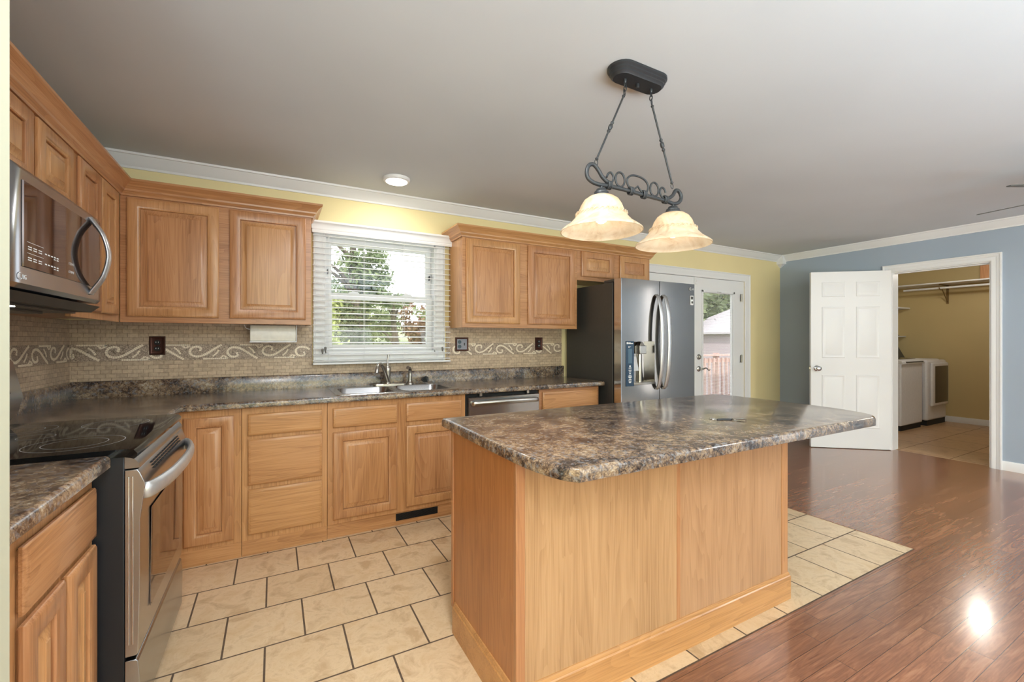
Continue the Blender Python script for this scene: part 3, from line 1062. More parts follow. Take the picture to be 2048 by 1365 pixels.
mitred('molding_run', (FU, -2.44), (FU, -FU), 0, -1, M['oak_y'], cr)
mitred('molding_run', (FU, -FU), (1.322, -FU), 1, 1, M['oak_x'], cr)
mitred('molding_return', (1.322, -FU), (1.322, -0.001), -1, 0, M['oak_y'], cr)
cr = empty('crown_molding', (3.5, -0.3, 2.115), 'oak crown molding along the tops of the cabinets right of the window', 'molding', 'cabinet crown moldings')
mitred('molding_return', (2.44, -0.001), (2.44, -FU), 0, 1, M['oak_y'], cr)
mitred('molding_run', (2.44, -FU), (4.525, -FU), -1, 1, M['oak_x'], cr)
mitred('molding_return', (4.525, -FU), (4.525, -0.001), -1, 0, M['oak_y'], cr)

FB = 0.61
ZT = 0.874


def base_cab(loc, label, x0, x1, hollow=False):
    c = empty('base_cabinet', loc, label, 'cabinet', 'oak base cabinets')
    if hollow:
        MB().box(x0 + 0.001, -FB + 0.02, 0.0, x0 + 0.018, -0.005, ZT).box(x1 - 0.018, -FB + 0.02, 0.0, x1 - 0.001, -0.005, ZT).box(x0 + 0.018, -FB + 0.02, 0.09, x1 - 0.018, -0.012, 0.105).build('carcass', M['oak_z'], c)
        return c
    MB().box(x0 + 0.001, -FB + 0.02, 0.0, x1 - 0.001, -0.005, ZT).build('carcass', M['oak_z'], c)
    return c


# G: corner cabinet (L shaped)
g_ = empty('base_cabinet', (0.7, -0.35, 0), 'corner oak base cabinet with one tall door beside the range', 'cabinet', 'oak base cabinets')
MB().box(0.003, -1.085, 0.0, 0.59, -0.005, ZT).box(0.59, -FB + 0.02, 0.0, 0.929, -0.005, ZT).build('carcass', M['oak_z'], g_)
MB().box(0.61, -FB, 0.0, 0.929, -FB + 0.02, ZT).box(0.59, -1.085, 0.0, FB, -FB, ZT).build('face_frame', M['oak_z'], g_, bev=0.0015)
MB().box(0.612, -FB - 0.0015, 0.0, 0.9285, -FB + 0.004, 0.088).build('kick_board', M['oak_x'], g_)
cab_door(g_, back(-FB), 0.655, 0.115, 0.893, 0.835)
# H: drawer base
h_ = base_cab((1.16, -0.3, 0), 'oak base cabinet with three stacked drawers left of the sink', 0.93, 1.395)
MB().box(0.931, -FB, 0.0, 1.394, -FB + 0.02, ZT).build('face_frame', M['oak_z'], h_, bev=0.0015)
MB().box(0.9315, -FB - 0.0015, 0.0, 1.3935, -FB + 0.004, 0.088).build('kick_board', M['oak_x'], h_)
for v0, v1 in ((0.708, 0.836), (0.416, 0.686), (0.124, 0.390)):
    drawer(h_, back(-FB), 0.962, v0, 1.364, v1, M['oak_x'])
# I: sink base
i_ = base_cab((1.87, -0.3, 0), 'oak sink base cabinet with two doors and a floor vent below', 1.395, 2.342, True)
MB().box(1.396, -FB, 0.088, 2.341, -FB + 0.02, ZT).build('face_frame', M['oak_z'], i_, bev=0.0015)
MB().box(1.396, -FB + 0.008, 0.0, 2.341, -FB + 0.02, 0.088).build('toe_kick', M['oak_x'], i_)
for x0, x1 in ((1.428, 1.836), (1.898, 2.306)):
    drawer(i_, back(-FB), x0, 0.710, x1, 0.836, M['oak_x'])
    cab_door(i_, back(-FB), x0, 0.120, x1, 0.680)
m = MB()
m.box(1.832, -FB + 0.004, 0.030, 2.13, -FB + 0.010, 0.078)
vt = m.build('vent_grille', M['matte_black'], i_)
m = MB()
for k in range(9):
    m.box(1.84, -FB + 0.0015, 0.034 + k * 0.0048, 2.122, -FB + 0.004, 0.0355 + k * 0.0048)
m.build('vent_slats', M['black'], vt)
# J: end cabinet
j_ = base_cab((3.29, -0.3, 0), 'oak base cabinet between dishwasher and refrigerator', 2.985, 3.60)
MB().box(2.986, -FB, 0.0, 3.60, -FB + 0.02, ZT).build('face_frame', M['oak_x'], j_, bev=0.0015)
drawer(j_, back(-FB), 3.012, 0.700, 3.575, 0.850, M['oak_x'])
for x0, x1 in ((3.012, 3.285), (3.302, 3.575)):
    cab_door(j_, back(-FB), x0, 0.120, x1, 0.670)
# F: near left cabinet
f_ = empty('base_cabinet', (0.3, -2.14, 0), 'oak base cabinet with two doors nearest the camera, left of the range', 'cabinet', 'oak base cabinets')
MB().box(0.003, -2.447, 0.0, 0.59, -1.842, ZT).build('carcass', M['oak_z'], f_)
MB().box(0.59, -2.447, 0.0, FB, -1.842, ZT).build('face_frame', M['oak_z'], f_, bev=0.0015)
drawer(f_, left(FB), -2.295, 0.677, -1.752 - 0.11, 0.826, M['oak_y'])
cab_door(f_, left(FB), -2.295, 0.11, -2.085, 0.655)
cab_door(f_, left(FB), -2.066, 0.11, -1.862, 0.655)

# ------------------------------------------------------------------ countertops
SX0, SX1, SY0, SY1 = 1.475, 2.285, -0.585, -0.085     # sink cut-out
CT, CB = 0.914, 0.876
nose = [(0.0, CB), (0.010, CB), (0.013, CB + 0.003), (0.013, CT - 0.014), (0.0105, CT - 0.006), (0.006, CT - 0.0015), (0.0, CT)]
CY = -0.637
ct = empty('countertop', (1.8, -0.3, CB), 'speckled brown laminate countertop with double sink under the kitchen window', 'countertop', 'speckled laminate countertops')
m = MB()
for b in ((0.02, CY, SX0, -0.02), (SX0, CY, SX1, SY0), (SX0, SY1, SX1, -0.02), (SX1, CY, 3.622, -0.02), (0.02, -1.090, 0.637, CY)):
    m.box(b[0], b[1], CB, b[2], b[3], CT)
m.sweep([(0.637, -1.090), (0.637, CY), (3.622, CY), (3.622, -0.004)][::1], nose)
m.build('worktop', M['laminate'], ct)
bs = [(0.0, 0.914), (0.020, 0.914), (0.020, 1.006), (0.016, 1.014), (0.010, 1.017), (0.0, 1.017)]
MB().sweep([(0.0005, -1.090), (0.0005, -0.0005), (3.650, -0.0005)], bs).build('backsplash', M['laminate'], ct)
nt = empty('countertop', (0.3, -2.1, CB), 'short speckled laminate countertop nearest the camera, left of the range', 'countertop', 'speckled laminate countertops')
m = MB().box(0.02, -2.43, CB, 0.640, -1.842, CT)
m.sweep([(0.640, -2.43), (0.640, -1.842)], nose)
m.build('worktop', M['laminate'], nt)
m = MB().box(0.02, -2.449, CB, 0.655, -2.430, 1.015)
m.sweep([(0.0005, -2.43), (0.0005, -1.842)], bs)
m.build('backsplash', M['laminate'], nt, bev=0.003)

# ------------------------------------------------------------------ mosaic backsplash
mz = empty('tile_backsplash', (1.8, -0.004, 1.017), 'tan stone mosaic backsplash with scroll border between counters and wall cabinets', 'backsplash')
TT = 1.395
m = MB()
m.box(0.006, -0.006, 1.0175, 1.350, 0, TT).box(1.350, -0.006, 1.0175, 2.412, 0, 1.092).box(2.412, -0.006, 1.0175, 3.630, 0, TT)
m.build('back_tiles', M['mosaic_back'], mz, smooth=0)
ml = empty('tile_backsplash', (0.004, -1.2, 1.017), 'tan stone mosaic backsplash on the left wall behind the range', 'backsplash')
mz['label'] = 'tan stone mosaic backsplash with scroll border on the window wall'
MB().box(0.0, -2.449, 1.0175, 0.006, -0.0065, TT).build('side_tiles', M['mosaic_left'], ml, smooth=0)
B0, B1 = 1.140, 1.246
MB().box(0.0075, -0.0068, B0, 1.348, -0.0055, B1).build('border_band', M['border_ground'], mz, smooth=0)
MB().box(2.42, -0.0068, B0, 3.629, -0.0055, B1).build('border_band', M['border_ground'], mz, smooth=0)
MB().box(0.0055, -2.44, B0, 0.0068, -0.0075, B1).build('border_band', M['border_ground'], ml, smooth=0)


def bez(pts, n=14):
    out = []
    for i in range(len(pts) - 1):
        p0 = pts[max(i - 1, 0)]
        p1 = pts[i]
        p2 = pts[i + 1]
        p3 = pts[min(i + 2, len(pts) - 1)]
        for k in range(n):
            s = k / n
            out.append(tuple(0.5 * ((2 * b) + (-a + c) * s + (2 * a - 5 * b + 4 * c - d) * s * s + (-a + 3 * b - 3 * c + d) * s ** 3) for a, b, c, d in zip(p0, p1, p2, p3)))
    out.append(tuple(pts[-1]))
    return out


# one motif in unit space: u 0..1 across half a period, v 0..1 up the band
HOOK = [(0.18, 0.55), (0.20, 0.76), (0.10, 0.84), (0.0, 0.78), (-0.06, 0.60), (-0.05, 0.38), (0.04, 0.24), (0.16, 0.22), (0.30, 0.32), (0.46, 0.55), (0.62, 0.80), (0.74, 0.96)]
BRANCH = [(0.50, 0.20), (0.60, 0.40), (0.66, 0.62)]
EDGE = [(0.26, 0.06), (0.9, 0.06)]
LEAF = [(0.70, 0.08), (0.78, 0.26), (0.90, 0.08)]


def tesserae(m, pts, mp, wid, gap=0.0016, step=0.0105):
    """little stones laid along a curve"""
    P = [Vector(p) for p in pts]
    L = [0]
    for a, b in zip(P, P[1:]):
        L.append(L[-1] + (b - a).length)
    tot = L[-1]
    k = max(1, int(tot / step))

    def at(s):
        s = max(0, min(tot, s))
        for i in range(len(P) - 1):
            if L[i + 1] >= s:
                q = (s - L[i]) / max(1e-9, L[i + 1] - L[i])
                return P[i].lerp(P[i + 1], q), (P[i + 1] - P[i]).normalized()
        return P[-1], (P[-1] - P[-2]).normalized()
    for j in range(k):
        a, da = at(j * tot / k + gap / 2)
        b, db = at((j + 1) * tot / k - gap / 2)
        na, nb = Vector((-da.y, da.x)), Vector((-db.y, db.x))
        w1 = wid * random.uniform(0.42, 0.52)
        q = [a - na * w1, b - nb * w1, b + nb * w1, a + na * w1]
        m.rings([[mp(p.x, p.y, 0.0) for p in q], [mp(p.x, p.y, 0.0012) for p in q]])


def border(m, mp, start, end, first_up=True, half=0.2125, clip0=0.03):
    k = 0
    u = start
    while u < end - 0.02:
        flip = (k % 2 == 1) == first_up

        def tr(p):
            vv_ = p[1] if not flip else 1 - p[1]
            return (u + p[0] * half * 1.05, B0 + vv_ * (B1 - B0))
        for curve, w_, smooth_ in ((HOOK, 0.0145, 1), (BRANCH, 0.011, 1), (EDGE, 0.011, 0), (LEAF, 0.011, 0)):
            pts = [tr(p) for p in curve]
            pts = bez(pts, 8) if smooth_ else pts
            pts = [p for p in pts if max(start, clip0) - 0.02 < p[0] < end - 0.008 and B0 < p[1] < B1]
            if len(pts) > 1:
                tesserae(m, pts, mp, w_)
        u += half
        k += 1


m = MB()
border(m, back(-0.0066), -0.0225, 1.345, False)
m.build('scroll_pattern', M['border_cream'], mz, smooth=0)
m = MB()
border(m, back(-0.0066), 2.4915, 3.625, False)
m.build('scroll_pattern', M['border_cream'], mz, smooth=0)
m = MB()
border(m, left(0.0066), -1.10, -0.01, True, clip0=-2)
m.build('scroll_pattern', M['border_cream'], ml, smooth=0)


# outlets
def outlet(x, z, label, wide=False):
    w2 = 0.062 if wide else 0.042
    o = empty('electrical_outlet', (x, -0.006, z), label, 'outlet', 'outlet plates on the backsplash')
    pc = M['bronze'] if not wide else M['bronze']
    MB().panel(back(-0.0062), x - w2, z - 0.061, x + w2, z + 0.061, [(0, 0), (0, 0.006), (0.003, 0.009), (0.008, 0.009), (0.012, 0.006), (0.016, 0.0055)]).build('plate', pc, o)
    if wide:
        MB().box(x - w2 + 0.016, -0.0135, z - 0.046, x + w2 - 0.016, -0.0115, z + 0.046).build('inner_plate', M['dark_plate'], o)
    sx = x - 0.023 if wide else x
    m = MB()
    for dz in (0.020, -0.020):
        m.lathe([(0.0165, -0.0110), (0.0165, -0.0145), (0.0155, -0.0155)], (sx, -0.001, z + dz), 'y', 20)
    s = m.build('socket', M['black'] if not wide else M['teal'], o)
    for dz in (0.020, -0.020):
        m = MB()
        for dx in (-0.006, 0.006):
            m.box(sx + dx - 0.0012, -0.0172, z + dz - 0.002, sx + dx + 0.0012, -0.0162, z + dz + 0.006)
        m.build('slots', M['mark'] if not wide else M['matte_black'], s)
    if wide:
        MB().box(x + 0.018, -0.0145, z - 0.012, x + 0.028, -0.012, z + 0.012).box(x + 0.020, -0.022, z - 0.001, x + 0.026, -0.014, z + 0.009).build('toggle_switch', M['black'], o)


M['dark_plate'] = plain('grey_steel_plate', srgb(128, 128, 136), 0.4, 0.2)
M['teal'] = plain('dark_teal_socket', srgb(34, 62, 70), 0.3)
outlet(0.428, 1.237, 'dark bronze double outlet left of the window under the wall cabinet')
outlet(2.557, 1.237, 'wide bronze plate with outlet and switch just right of the window', True)
outlet(3.359, 1.239, 'narrow bronze double outlet nearest the refrigerator')

# under cabinet paper towel cover / light
u_ = empty('under_cabinet_light', (1.095, -0.16, 1.3), 'white under-cabinet light with thin cord left of the window', 'light')
m = MB()
prof = [(-0.205, 1.374), (-0.205, 1.280), (-0.200, 1.262), (-0.192, 1.262), (-0.10, 1.262), (-0.10, 1.374)]
prof = [(-0.190, 1.3755), (-0.215, 1.340), (-0.218, 1.300), (-0.208, 1.268), (-0.190, 1.262), (-0.12, 1.262), (-0.12, 1.3755)]
m.rings([[(x, a_, b_) for a_, b_ in prof] for x in (0.955, 1.232)])
lt = m.build('diffuser', M['off_white'], u_, bev=0.004)
MB().box(0.953, -0.221, 1.257, 1.236, -0.118, 1.265).box(1.2325, -0.221, 1.262, 1.238, -0.12, 1.3755).build('housing', M['white'], u_, bev=0.002)
MB().tube(bez([(0.925, -0.20, 1.376), (0.926, -0.20, 1.365), (0.935, -0.20, 1.352), (0.957, -0.19, 1.345)]), 0.0018, 6).build('cord', M['white'], u_)

# ------------------------------------------------------------------ sink, faucet
sk = empty('sink', (1.88, -0.34, 0.914), 'stainless steel double bowl drop-in sink in the countertop', 'sink')


def rrect(x0, y0, x1, y1, r, n=6):
    pts = []
    for cx_, cy_, a0 in ((x1 - r, y1 - r, 0), (x0 + r, y1 - r, 90), (x0 + r, y0 + r, 180), (x1 - r, y0 + r, 270)):
        for k in range(n + 1):
            a = R(a0 + 90 * k / n)
            pts.append((cx_ + r * math.cos(a), cy_ + r * math.sin(a)))
    return pts


RX0, RX1, RY0, RY1 = 1.450, 2.300, -0.612, -0.062
bowls = ((1.495, -0.575, 1.860, -0.185), (1.900, -0.575, 2.262, -0.185))
bm = bmesh.new()
# deck plate with two holes: build as outer ring + hole rings triangulated
outer = [bm.verts.new((x, y, 0.9175)) for x, y in rrect(RX0, RY0, RX1, RY1, 0.03)]
edges = [bm.edges.new((outer[i], outer[(i + 1) % len(outer)])) for i in range(len(outer))]
holes = []
for b in bowls:
    hv = [bm.verts.new((x, y, 0.9175)) for x, y in rrect(*b, 0.07)]
    holes.append(hv)
    edges += [bm.edges.new((hv[i], hv[(i + 1) % len(hv)])) for i in range(len(hv))]
bmesh.ops.triangle_fill(bm, use_beauty=True, use_dissolve=False, edges=edges)
lo = [bm.verts.new((x, y, 0.9145)) for x, y in rrect(RX0 - 0.004, RY0 - 0.004, RX1 + 0.004, RY1 + 0.004, 0.033)]
n = len(outer)
for i in range(n):
    bm.faces.new((outer[i], outer[(i + 1) % n], lo[(i + 1) % n], lo[i]))
me = bpy.data.meshes.new('rim')
off = Vector(sk.location)
for v in bm.verts:
    v.co -= off
bmesh.ops.recalc_face_normals(bm, faces=bm.faces)
bm.to_mesh(me)
bm.free()
me.materials.append(M['sink_steel'])
ro = bpy.data.objects.new('rim', me)
col.objects.link(ro)
ro.parent = sk
for b in bowls:
    m = MB()
    rs = []
    for ins, z, rad in ((0.0, 0.9175, 0.07), (0.004, 0.912, 0.068), (0.010, 0.80, 0.065), (0.022, 0.765, 0.06), (0.05, 0.755, 0.05), (0.14, 0.752, 0.03)):
        rs.append([(x, y, z) for x, y in rrect(b[0] + ins, b[1] + ins, b[2] - ins, b[3] - ins, rad)])
    m.rings(rs, cap0=False)
    m.build('bowl', M['sink_steel'], sk, recalc=False, smooth=60)

fa = empty('faucet', (1.888, -0.105, 0.9175), 'brushed nickel single lever faucet with curved spout behind the sink', 'faucet')
m = MB()
pl = rrect(1.775, -0.135, 2.035, -0.078, 0.028)
m.rings([[(x, y, 0.918) for x, y in pl], [(x, y, 0.925) for x, y in pl], [(1.905 + (x - 1.905) * 0.96, -0.1065 + (y + 0.1065) * 0.85, 0.930) for x, y in pl]])
m.build('base_plate', M['nickel'], fa)
MB().lathe([(0.026, 0.928), (0.022, 0.936), (0.021, 0.98), (0.024, 1.03), (0.025, 1.052), (0.019, 1.064), (0.010, 1.070)], (1.888, -0.105, 0), seg=24).build('body', M['nickel'], fa)
MB().tube(bez([(1.888, -0.115, 0.945), (1.868, -0.150, 0.99), (1.840, -0.195, 1.05), (1.812, -0.238, 1.088), (1.785, -0.275, 1.088), (1.768, -0.300, 1.060), (1.762, -0.308, 1.030)], 6), [0.014] * 18 + [0.0145] * 19, 14).build('spout', M['nickel'], fa)
MB().tube([(1.888, -0.105, 1.066), (1.889, -0.103, 1.09), (1.892, -0.098, 1.125), (1.896, -0.092, 1.155)], [0.009, 0.006, 0.006, 0.009], 12).build('lever', M['nickel'], fa)
sp = empty('sink_sprayer', (2.065, -0.110, 0.9175), 'brushed nickel side sprayer standing right of the faucet', 'sprayer')
MB().lathe([(0.028, 0.918), (0.027, 0.926), (0.020, 0.934), (0.017, 0.945)], (2.065, -0.110, 0), seg=20).build('collar', M['nickel'], sp)
MB().tube(bez([(2.065, -0.110, 0.94), (2.066, -0.110, 0.985), (2.066, -0.112, 1.02), (2.058, -0.128, 1.043), (2.036, -0.158, 1.052)], 6), 0.0145, 14).build('spray_head', M['nickel'], sp)
# scouring pad (a curled ball of wire)
m = MB()
random.seed(3)
pts = []
for k in range(260):
    a, b_ = random.uniform(0, 6.283), random.uniform(-1, 1)
    rr_ = 0.032 * (0.75 + 0.25 * random.random())
    q = math.sqrt(1 - b_ * b_)
    pts.append((2.193 + rr_ * q * math.cos(a) * 1.15, -0.105 + rr_ * q * math.sin(a) * 0.9, 0.9505 + 0.026 * b_))
m.tube(bez(pts[:90], 2), 0.0014, 4)
o = m.build('scouring_pad', M['iron'])
o.location = (0, 0, 0)
tag(o, 'dark steel wool scouring pad at the back right corner of the sink', 'scouring pad')

# ------------------------------------------------------------------ dishwasher
dw = empty('dishwasher', (2.665, -0.3, 0), 'stainless steel dishwasher between sink cabinet and end cabinet', 'dishwasher')
MB().box(2.346, -0.60, 0.0, 2.981, -0.03, 0.872).build('tub', M['matte_black'], dw)
MB().panel(back(-0.601), 2.358, 0.11, 2.973, 0.848, [(0, 0), (0, 0.030), (0.006, 0.036)]).build('door', M['steel_x'], dw)
m = MB()
pts = bez([(2.385, -0.640, 0.801), (2.40, -0.664, 0.803), (2.52, -0.682, 0.806), (2.665, -0.690, 0.808), (2.81, -0.682, 0.806), (2.93, -0.664, 0.803), (2.948, -0.640, 0.801)], 6)
m.tube(pts, 0.0155, 12, flat=(0.55, 1.15))
m.build('handle', M['nickel'], dw)
for xx in (2.46, 2.87):
    MB().box(xx - 0.010, -0.630, 0.852, xx + 0.010, -0.612, 0.873).build('mounting_clip', M['nickel'], dw)

# ------------------------------------------------------------------ refrigerator
fg = empty('refrigerator', (4.12, -0.4, 0), 'stainless steel french door refrigerator with water dispenser', 'refrigerator')
MB().box(3.668, -0.715, 0.02, 4.580, -0.04, 1.775).build('body', M['dark_side'], fg, bev=0.004)
MB().box(3.672, -0.735, 0.06, 4.576, -0.714, 1.775).build('gasket', M['matte_black'], fg)
MB().box(3.67, -0.745, 1.776, 3.83, -0.60, 1.802).build('hinge_cover', M['dark_side'], fg, bev=0.006)
MB().box(4.42, -0.745, 1.776, 4.578, -0.60, 1.802).build('hinge_cover', M['dark_side'], fg, bev=0.006)
FY = -0.738


def fridge_door(x0, x1, z0, z1, hole=None):
    m = MB()
    d = 0.082
    if not hole:
        poly = [(x0, FY), (x1, FY)]
        n_ = 10
        front = [(x1 - (x1 - x0) * k / n_, FY - d - 0.001 * math.sin(math.pi * k / n_)) for k in range(n_ + 1)]
        m.rings([[(x, y, z0) for x, y in poly + front], [(x, y, z1) for x, y in poly + front]])
    else:
        hx0, hz0, hx1, hz1 = hole
        for b in ((x0, z0, hx0, z1), (hx1, z0, x1, z1), (hx0, z0, hx1, hz0), (hx0, hz1, hx1, z1)):
            m.box(b[0], FY - d, b[1], b[2], FY, b[3])
        m.box(hx0, FY - 0.012, hz0, hx1, FY, hz1)
    return m.build('door', M['steel'], fg)


dl = fridge_door(3.670, 4.118, 0.735, 1.800, (3.815, 0.885, 4.062, 1.262))
dr = fridge_door(4.126, 4.580, 0.735, 1.800)
fz = MB().box(3.670, FY - 0.082, 0.07, 4.580, FY, 0.725).build('freezer_drawer', M['steel'], fg, bev=0.004)
MB().box(3.6668, FY - 0.0835, 0.737, 3.6745, FY, 1.798).build('edge_trim', M['chrome'], dl)
FF = FY - 0.082
for xx, par in ((4.082, dl), (4.168, dr)):
    pts = bez([(xx, FF - 0.004, 1.672), (xx, FF - 0.03, 1.640), (xx, FF - 0.062, 1.50), (xx, FF - 0.075, 1.26), (xx, FF - 0.062, 1.02), (xx, FF - 0.03, 0.875), (xx, FF - 0.004, 0.842)], 6)
    MB().tube(pts, 0.0180, 14, flat=(1.2, 0.55)).build('handle', M['door_handle'], par)
MB().tube(bez([(3.80, FF - 0.002, 0.66), (3.83, FF - 0.045, 0.66), (4.12, FF - 0.06, 0.66), (4.41, FF - 0.045, 0.66), (4.45, FF - 0.002, 0.66)], 6), 0.013, 12).build('handle', M['nickel'], fz)
# dispenser
dp = MB().box(3.720, FF - 0.004, 0.878, 3.812, FF, 1.265).build('control_panel', M['navy'], dl, bev=0.003)
m = MB()
for zz, ww in ((1.045, 0.016), (1.032, 0.03), (1.014, 0.032), (0.999, 0.026), (0.984, 0.02), (0.970, 0.032), (0.958, 0.04), (0.952, 0.034), (0.938, 0.024), (0.930, 0.036), (0.915, 0.030), (0.907, 0.022)):
    m.box(3.766 - ww / 2, FF - 0.0050, zz, 3.766 + ww / 2, FF - 0.0038, zz + (0.012 if ww < 0.02 else 0.0055))
m.build('panel_markings', M['mark'], dl)
m = MB()
m.box(3.727, FF - 0.005, 1.240, 3.743, FF - 0.0038, 1.256).box(3.746, FF - 0.005, 1.250, 3.774, FF - 0.0038, 1.254).box(3.746, FF - 0.005, 1.241, 3.800, FF - 0.0038, 1.247)
m.box(3.748, FF - 0.005, 1.208, 3.758, FF - 0.0038, 1.222).box(3.764, FF - 0.005, 1.214, 3.776, FF - 0.0038, 1.218)
m.build('panel_markings', M['mark'], dl)
MB().box(3.745, FF - 0.0048, 1.075, 3.788, FF - 0.0039, 1.200).build('display', M['navy_lcd'], dl)
m = MB()   # alcove liner
hx0, hz0, hx1, hz1 = 3.815, 0.885, 4.062, 1.262
m.box(hx0, FY - 0.016, hz0, hx1, FY - 0.012, hz1)
m.build('alcove_back', M['steel'], dl)
m = MB().tube([(3.935, FY - 0.024, hz0 + 0.02), (3.935, FY - 0.024, 1.15)], 0.022, 14)
m.build('water_column', M['nickel'], dl)
m = MB().box(3.885, FF + 0.002, 1.155, 3.965, FY - 0.02, 1.225)
m.rings([[(3.895, FF + 0.01, 1.225), (3.955, FF + 0.01, 1.225), (3.955, FY - 0.02, 1.225), (3.895, FY - 0.02, 1.225)], [(3.915, FF + 0.02, 1.258), (3.935, FF + 0.02, 1.258), (3.935, FY - 0.02, 1.258), (3.915, FY - 0.02, 1.258)]])
m.build('nozzle', M['nickel'], dl, bev=0.003)
m = MB()
m.rings([[(3.822, FY - 0.03, 1.135), (3.892, FY - 0.03, 1.135), (3.905, FY - 0.052, 1.005), (3.835, FY - 0.052, 1.005)], [(3.822, FY - 0.02, 1.135), (3.892, FY - 0.02, 1.135), (3.905, FY - 0.04, 1.005), (3.835, FY - 0.04, 1.005)]])
m.build('paddle', M['nickel'], dl, bev=0.002)
pr = [(hx0, FY - 0.014), (hx1, FY - 0.014)] + [(hx1 - (hx1 - hx0) * k / 10, FF - 0.002 - 0.014 * math.sin(math.pi * k / 10)) for k in range(11)]
MB().rings([[(x, y, hz0 + 0.002) for x, y in pr], [(x, y, hz0 + 0.022) for x, y in pr]]).build('drip_tray', M['nickel'], dl, bev=0.002)
# round emblem, letters and sticker at the top right
eb = MB().tube([(4.518 + 0.013 * math.cos(a_ * 0.35), FF - 0.0068, 1.752 + 0.013 * math.sin(a_ * 0.35)) for a_ in range(3, 17)], 0.0014, 6)
eb.box(4.517, FF - 0.0078, 1.744, 4.519, FF - 0.0058, 1.760).box(4.517, FF - 0.0078, 1.744, 4.526, FF - 0.0058, 1.746)
eb.build('emblem', M['mark'], dr)
text_mesh('LG', 0.024, mat_back(4.536, FF - 0.0062, 1.744), 'lettering', M['mark'], dr)
MB().box(4.520, FF - 0.0055, 1.602, 4.560, FF - 0.001, 1.690).build('sticker', M['mark'], dr)
MB().lathe([(0.012, 0.0), (0.012, -0.0012)], (4.542, FF - 0.0055, 1.628), 'y', 16).box(4.525, FF - 0.0064, 1.655, 4.553, FF - 0.005, 1.682).build('sticker_print', M['dark_side'], dr)

# ------------------------------------------------------------------ range
rg = empty('range', (0.36, -1.465, 0), 'stainless electric range with black glass cooktop', 'stove')
Y0, Y1 = -1.838, -1.094
MB().box(0.03, Y0 + 0.004, 0.0, 0.684, Y1 - 0.004, 0.905).build('body', M['black_tex'], rg, bev=0.003)
m = MB()
prof = [(0.10, 0.905), (0.690, 0.905), (0.708, 0.897), (0.716, 0.903), (0.717, 0.914), (0.708, 0.926), (0.692, 0.930), (0.10, 0.930)]
m.rings([[(x, y, z) for x, z in prof] for y in (Y0 - 0.002, Y1 + 0.002)])
m.build('cooktop', M['cooktop'], rg)
m = MB()
for cx_, cy_, r1 in ((0.52, -1.66, 0.125), (0.52, -1.66, 0.082), (0.53, -1.27, 0.105), (0.24, -1.64, 0.085), (0.25, -1.28, 0.105), (0.25, -1.28, 0.070), (0.36, -1.466, 0.05)):
    ring_o = [(cx_ + r1 * math.cos(2 * math.pi * k / 64), cy_ + r1 * math.sin(2 * math.pi * k / 64)) for k in range(64)]
    r2 = r1 - 0.0026
    ring_i = [(cx_ + r2 * math.cos(2 * math.pi * k / 64), cy_ + r2 * math.sin(2 * math.pi * k / 64)) for k in range(64)]
    a = m.add([(x, y, 0.9303) for x, y in ring_o])
    b = m.add([(x, y, 0.9303) for x, y in ring_i])
    m.quad_strip(a, b)
m.build('burner_marks', plain('burner_ring_print', srgb(150, 150, 148), 0.4), rg, smooth=0)
# back guard
m = MB()
prof = [(0.03, 0.93), (0.205, 0.93), (0.215, 1.03), (0.165, 1.185), (0.150, 1.198), (0.03, 1.198)]
prof = [(0.03, 0.93), (0.150, 0.93), (0.185, 0.985), (0.197, 1.045), (0.168, 1.185), (0.152, 1.202), (0.03, 1.202)]
m.rings([[(x, y, z) for x, z in prof] for y in (Y0 + 0.002, Y1 - 0.004)])
bg = m.build('back_guard', M['steel_y'], rg, bev=0.003)
m = MB()
m.rings([[(0.194, y, 1.062), (0.172, y, 1.170), (0.174, y, 1.171), (0.1965, y, 1.063)] for y in (Y0 + 0.10, Y1 - 0.10)])
m.build('control_glass', M['cooktop'], bg)
# fascia + door + drawer
m = MB()
prof = [(0.684, 0.866), (0.722, 0.866), (0.719, 0.880), (0.708, 0.896), (0.684, 0.903)]
m.rings([[(x, y, z) for x, z in prof] for y in (Y0 + 0.006, Y1 - 0.006)])
m.build('fascia', M['steel_warm'], rg)
m = MB()
prof = [(0.685, 0.272), (0.712, 0.272), (0.718, 0.278), (0.722, 0.45), (0.723, 0.70), (0.735, 0.80), (0.736, 0.815), (0.722, 0.852), (0.716, 0.862), (0.685, 0.862)]
m.rings([[(x, y, z) for x, z in prof] for y in (Y0 + 0.002, Y1 - 0.002)])
od = m.build('oven_door', M['steel_y'], rg, bev=0.002)
m = MB()
wn0, wn1 = Y0 + 0.13, Y1 - 0.11
m.rings([[(0.7215, wn0, 0.36), (0.7215, wn1, 0.36), (0.7265, wn1, 0.70), (0.7265, wn0, 0.70)], [(0.7245, wn0, 0.36), (0.7245, wn1, 0.36), (0.7275, wn1, 0.70), (0.7275, wn0, 0.70)]])
m.build('oven_window', M['oven_glass'], od)
m = MB()   # vent slots on the sloping door top
for k in range(14):
    y = Y0 + 0.14 + k * 0.034
    for (xa, za) in ((0.7325, 0.8285), (0.7285, 0.8385), (0.7245, 0.8485)):
        m.rings([[(xa, y, za), (xa, y + 0.024, za), (xa - 0.0017, y + 0.024, za + 0.0042), (xa - 0.0017, y, za + 0.0042)], [(xa + 0.0025, y, za + 0.0007), (xa + 0.0025, y + 0.024, za + 0.0007), (xa + 0.0008, y + 0.024, za + 0.0049), (xa + 0.0008, y, za + 0.0049)]])
m.build('vent_slots', M['matte_black'], od)
m = MB()
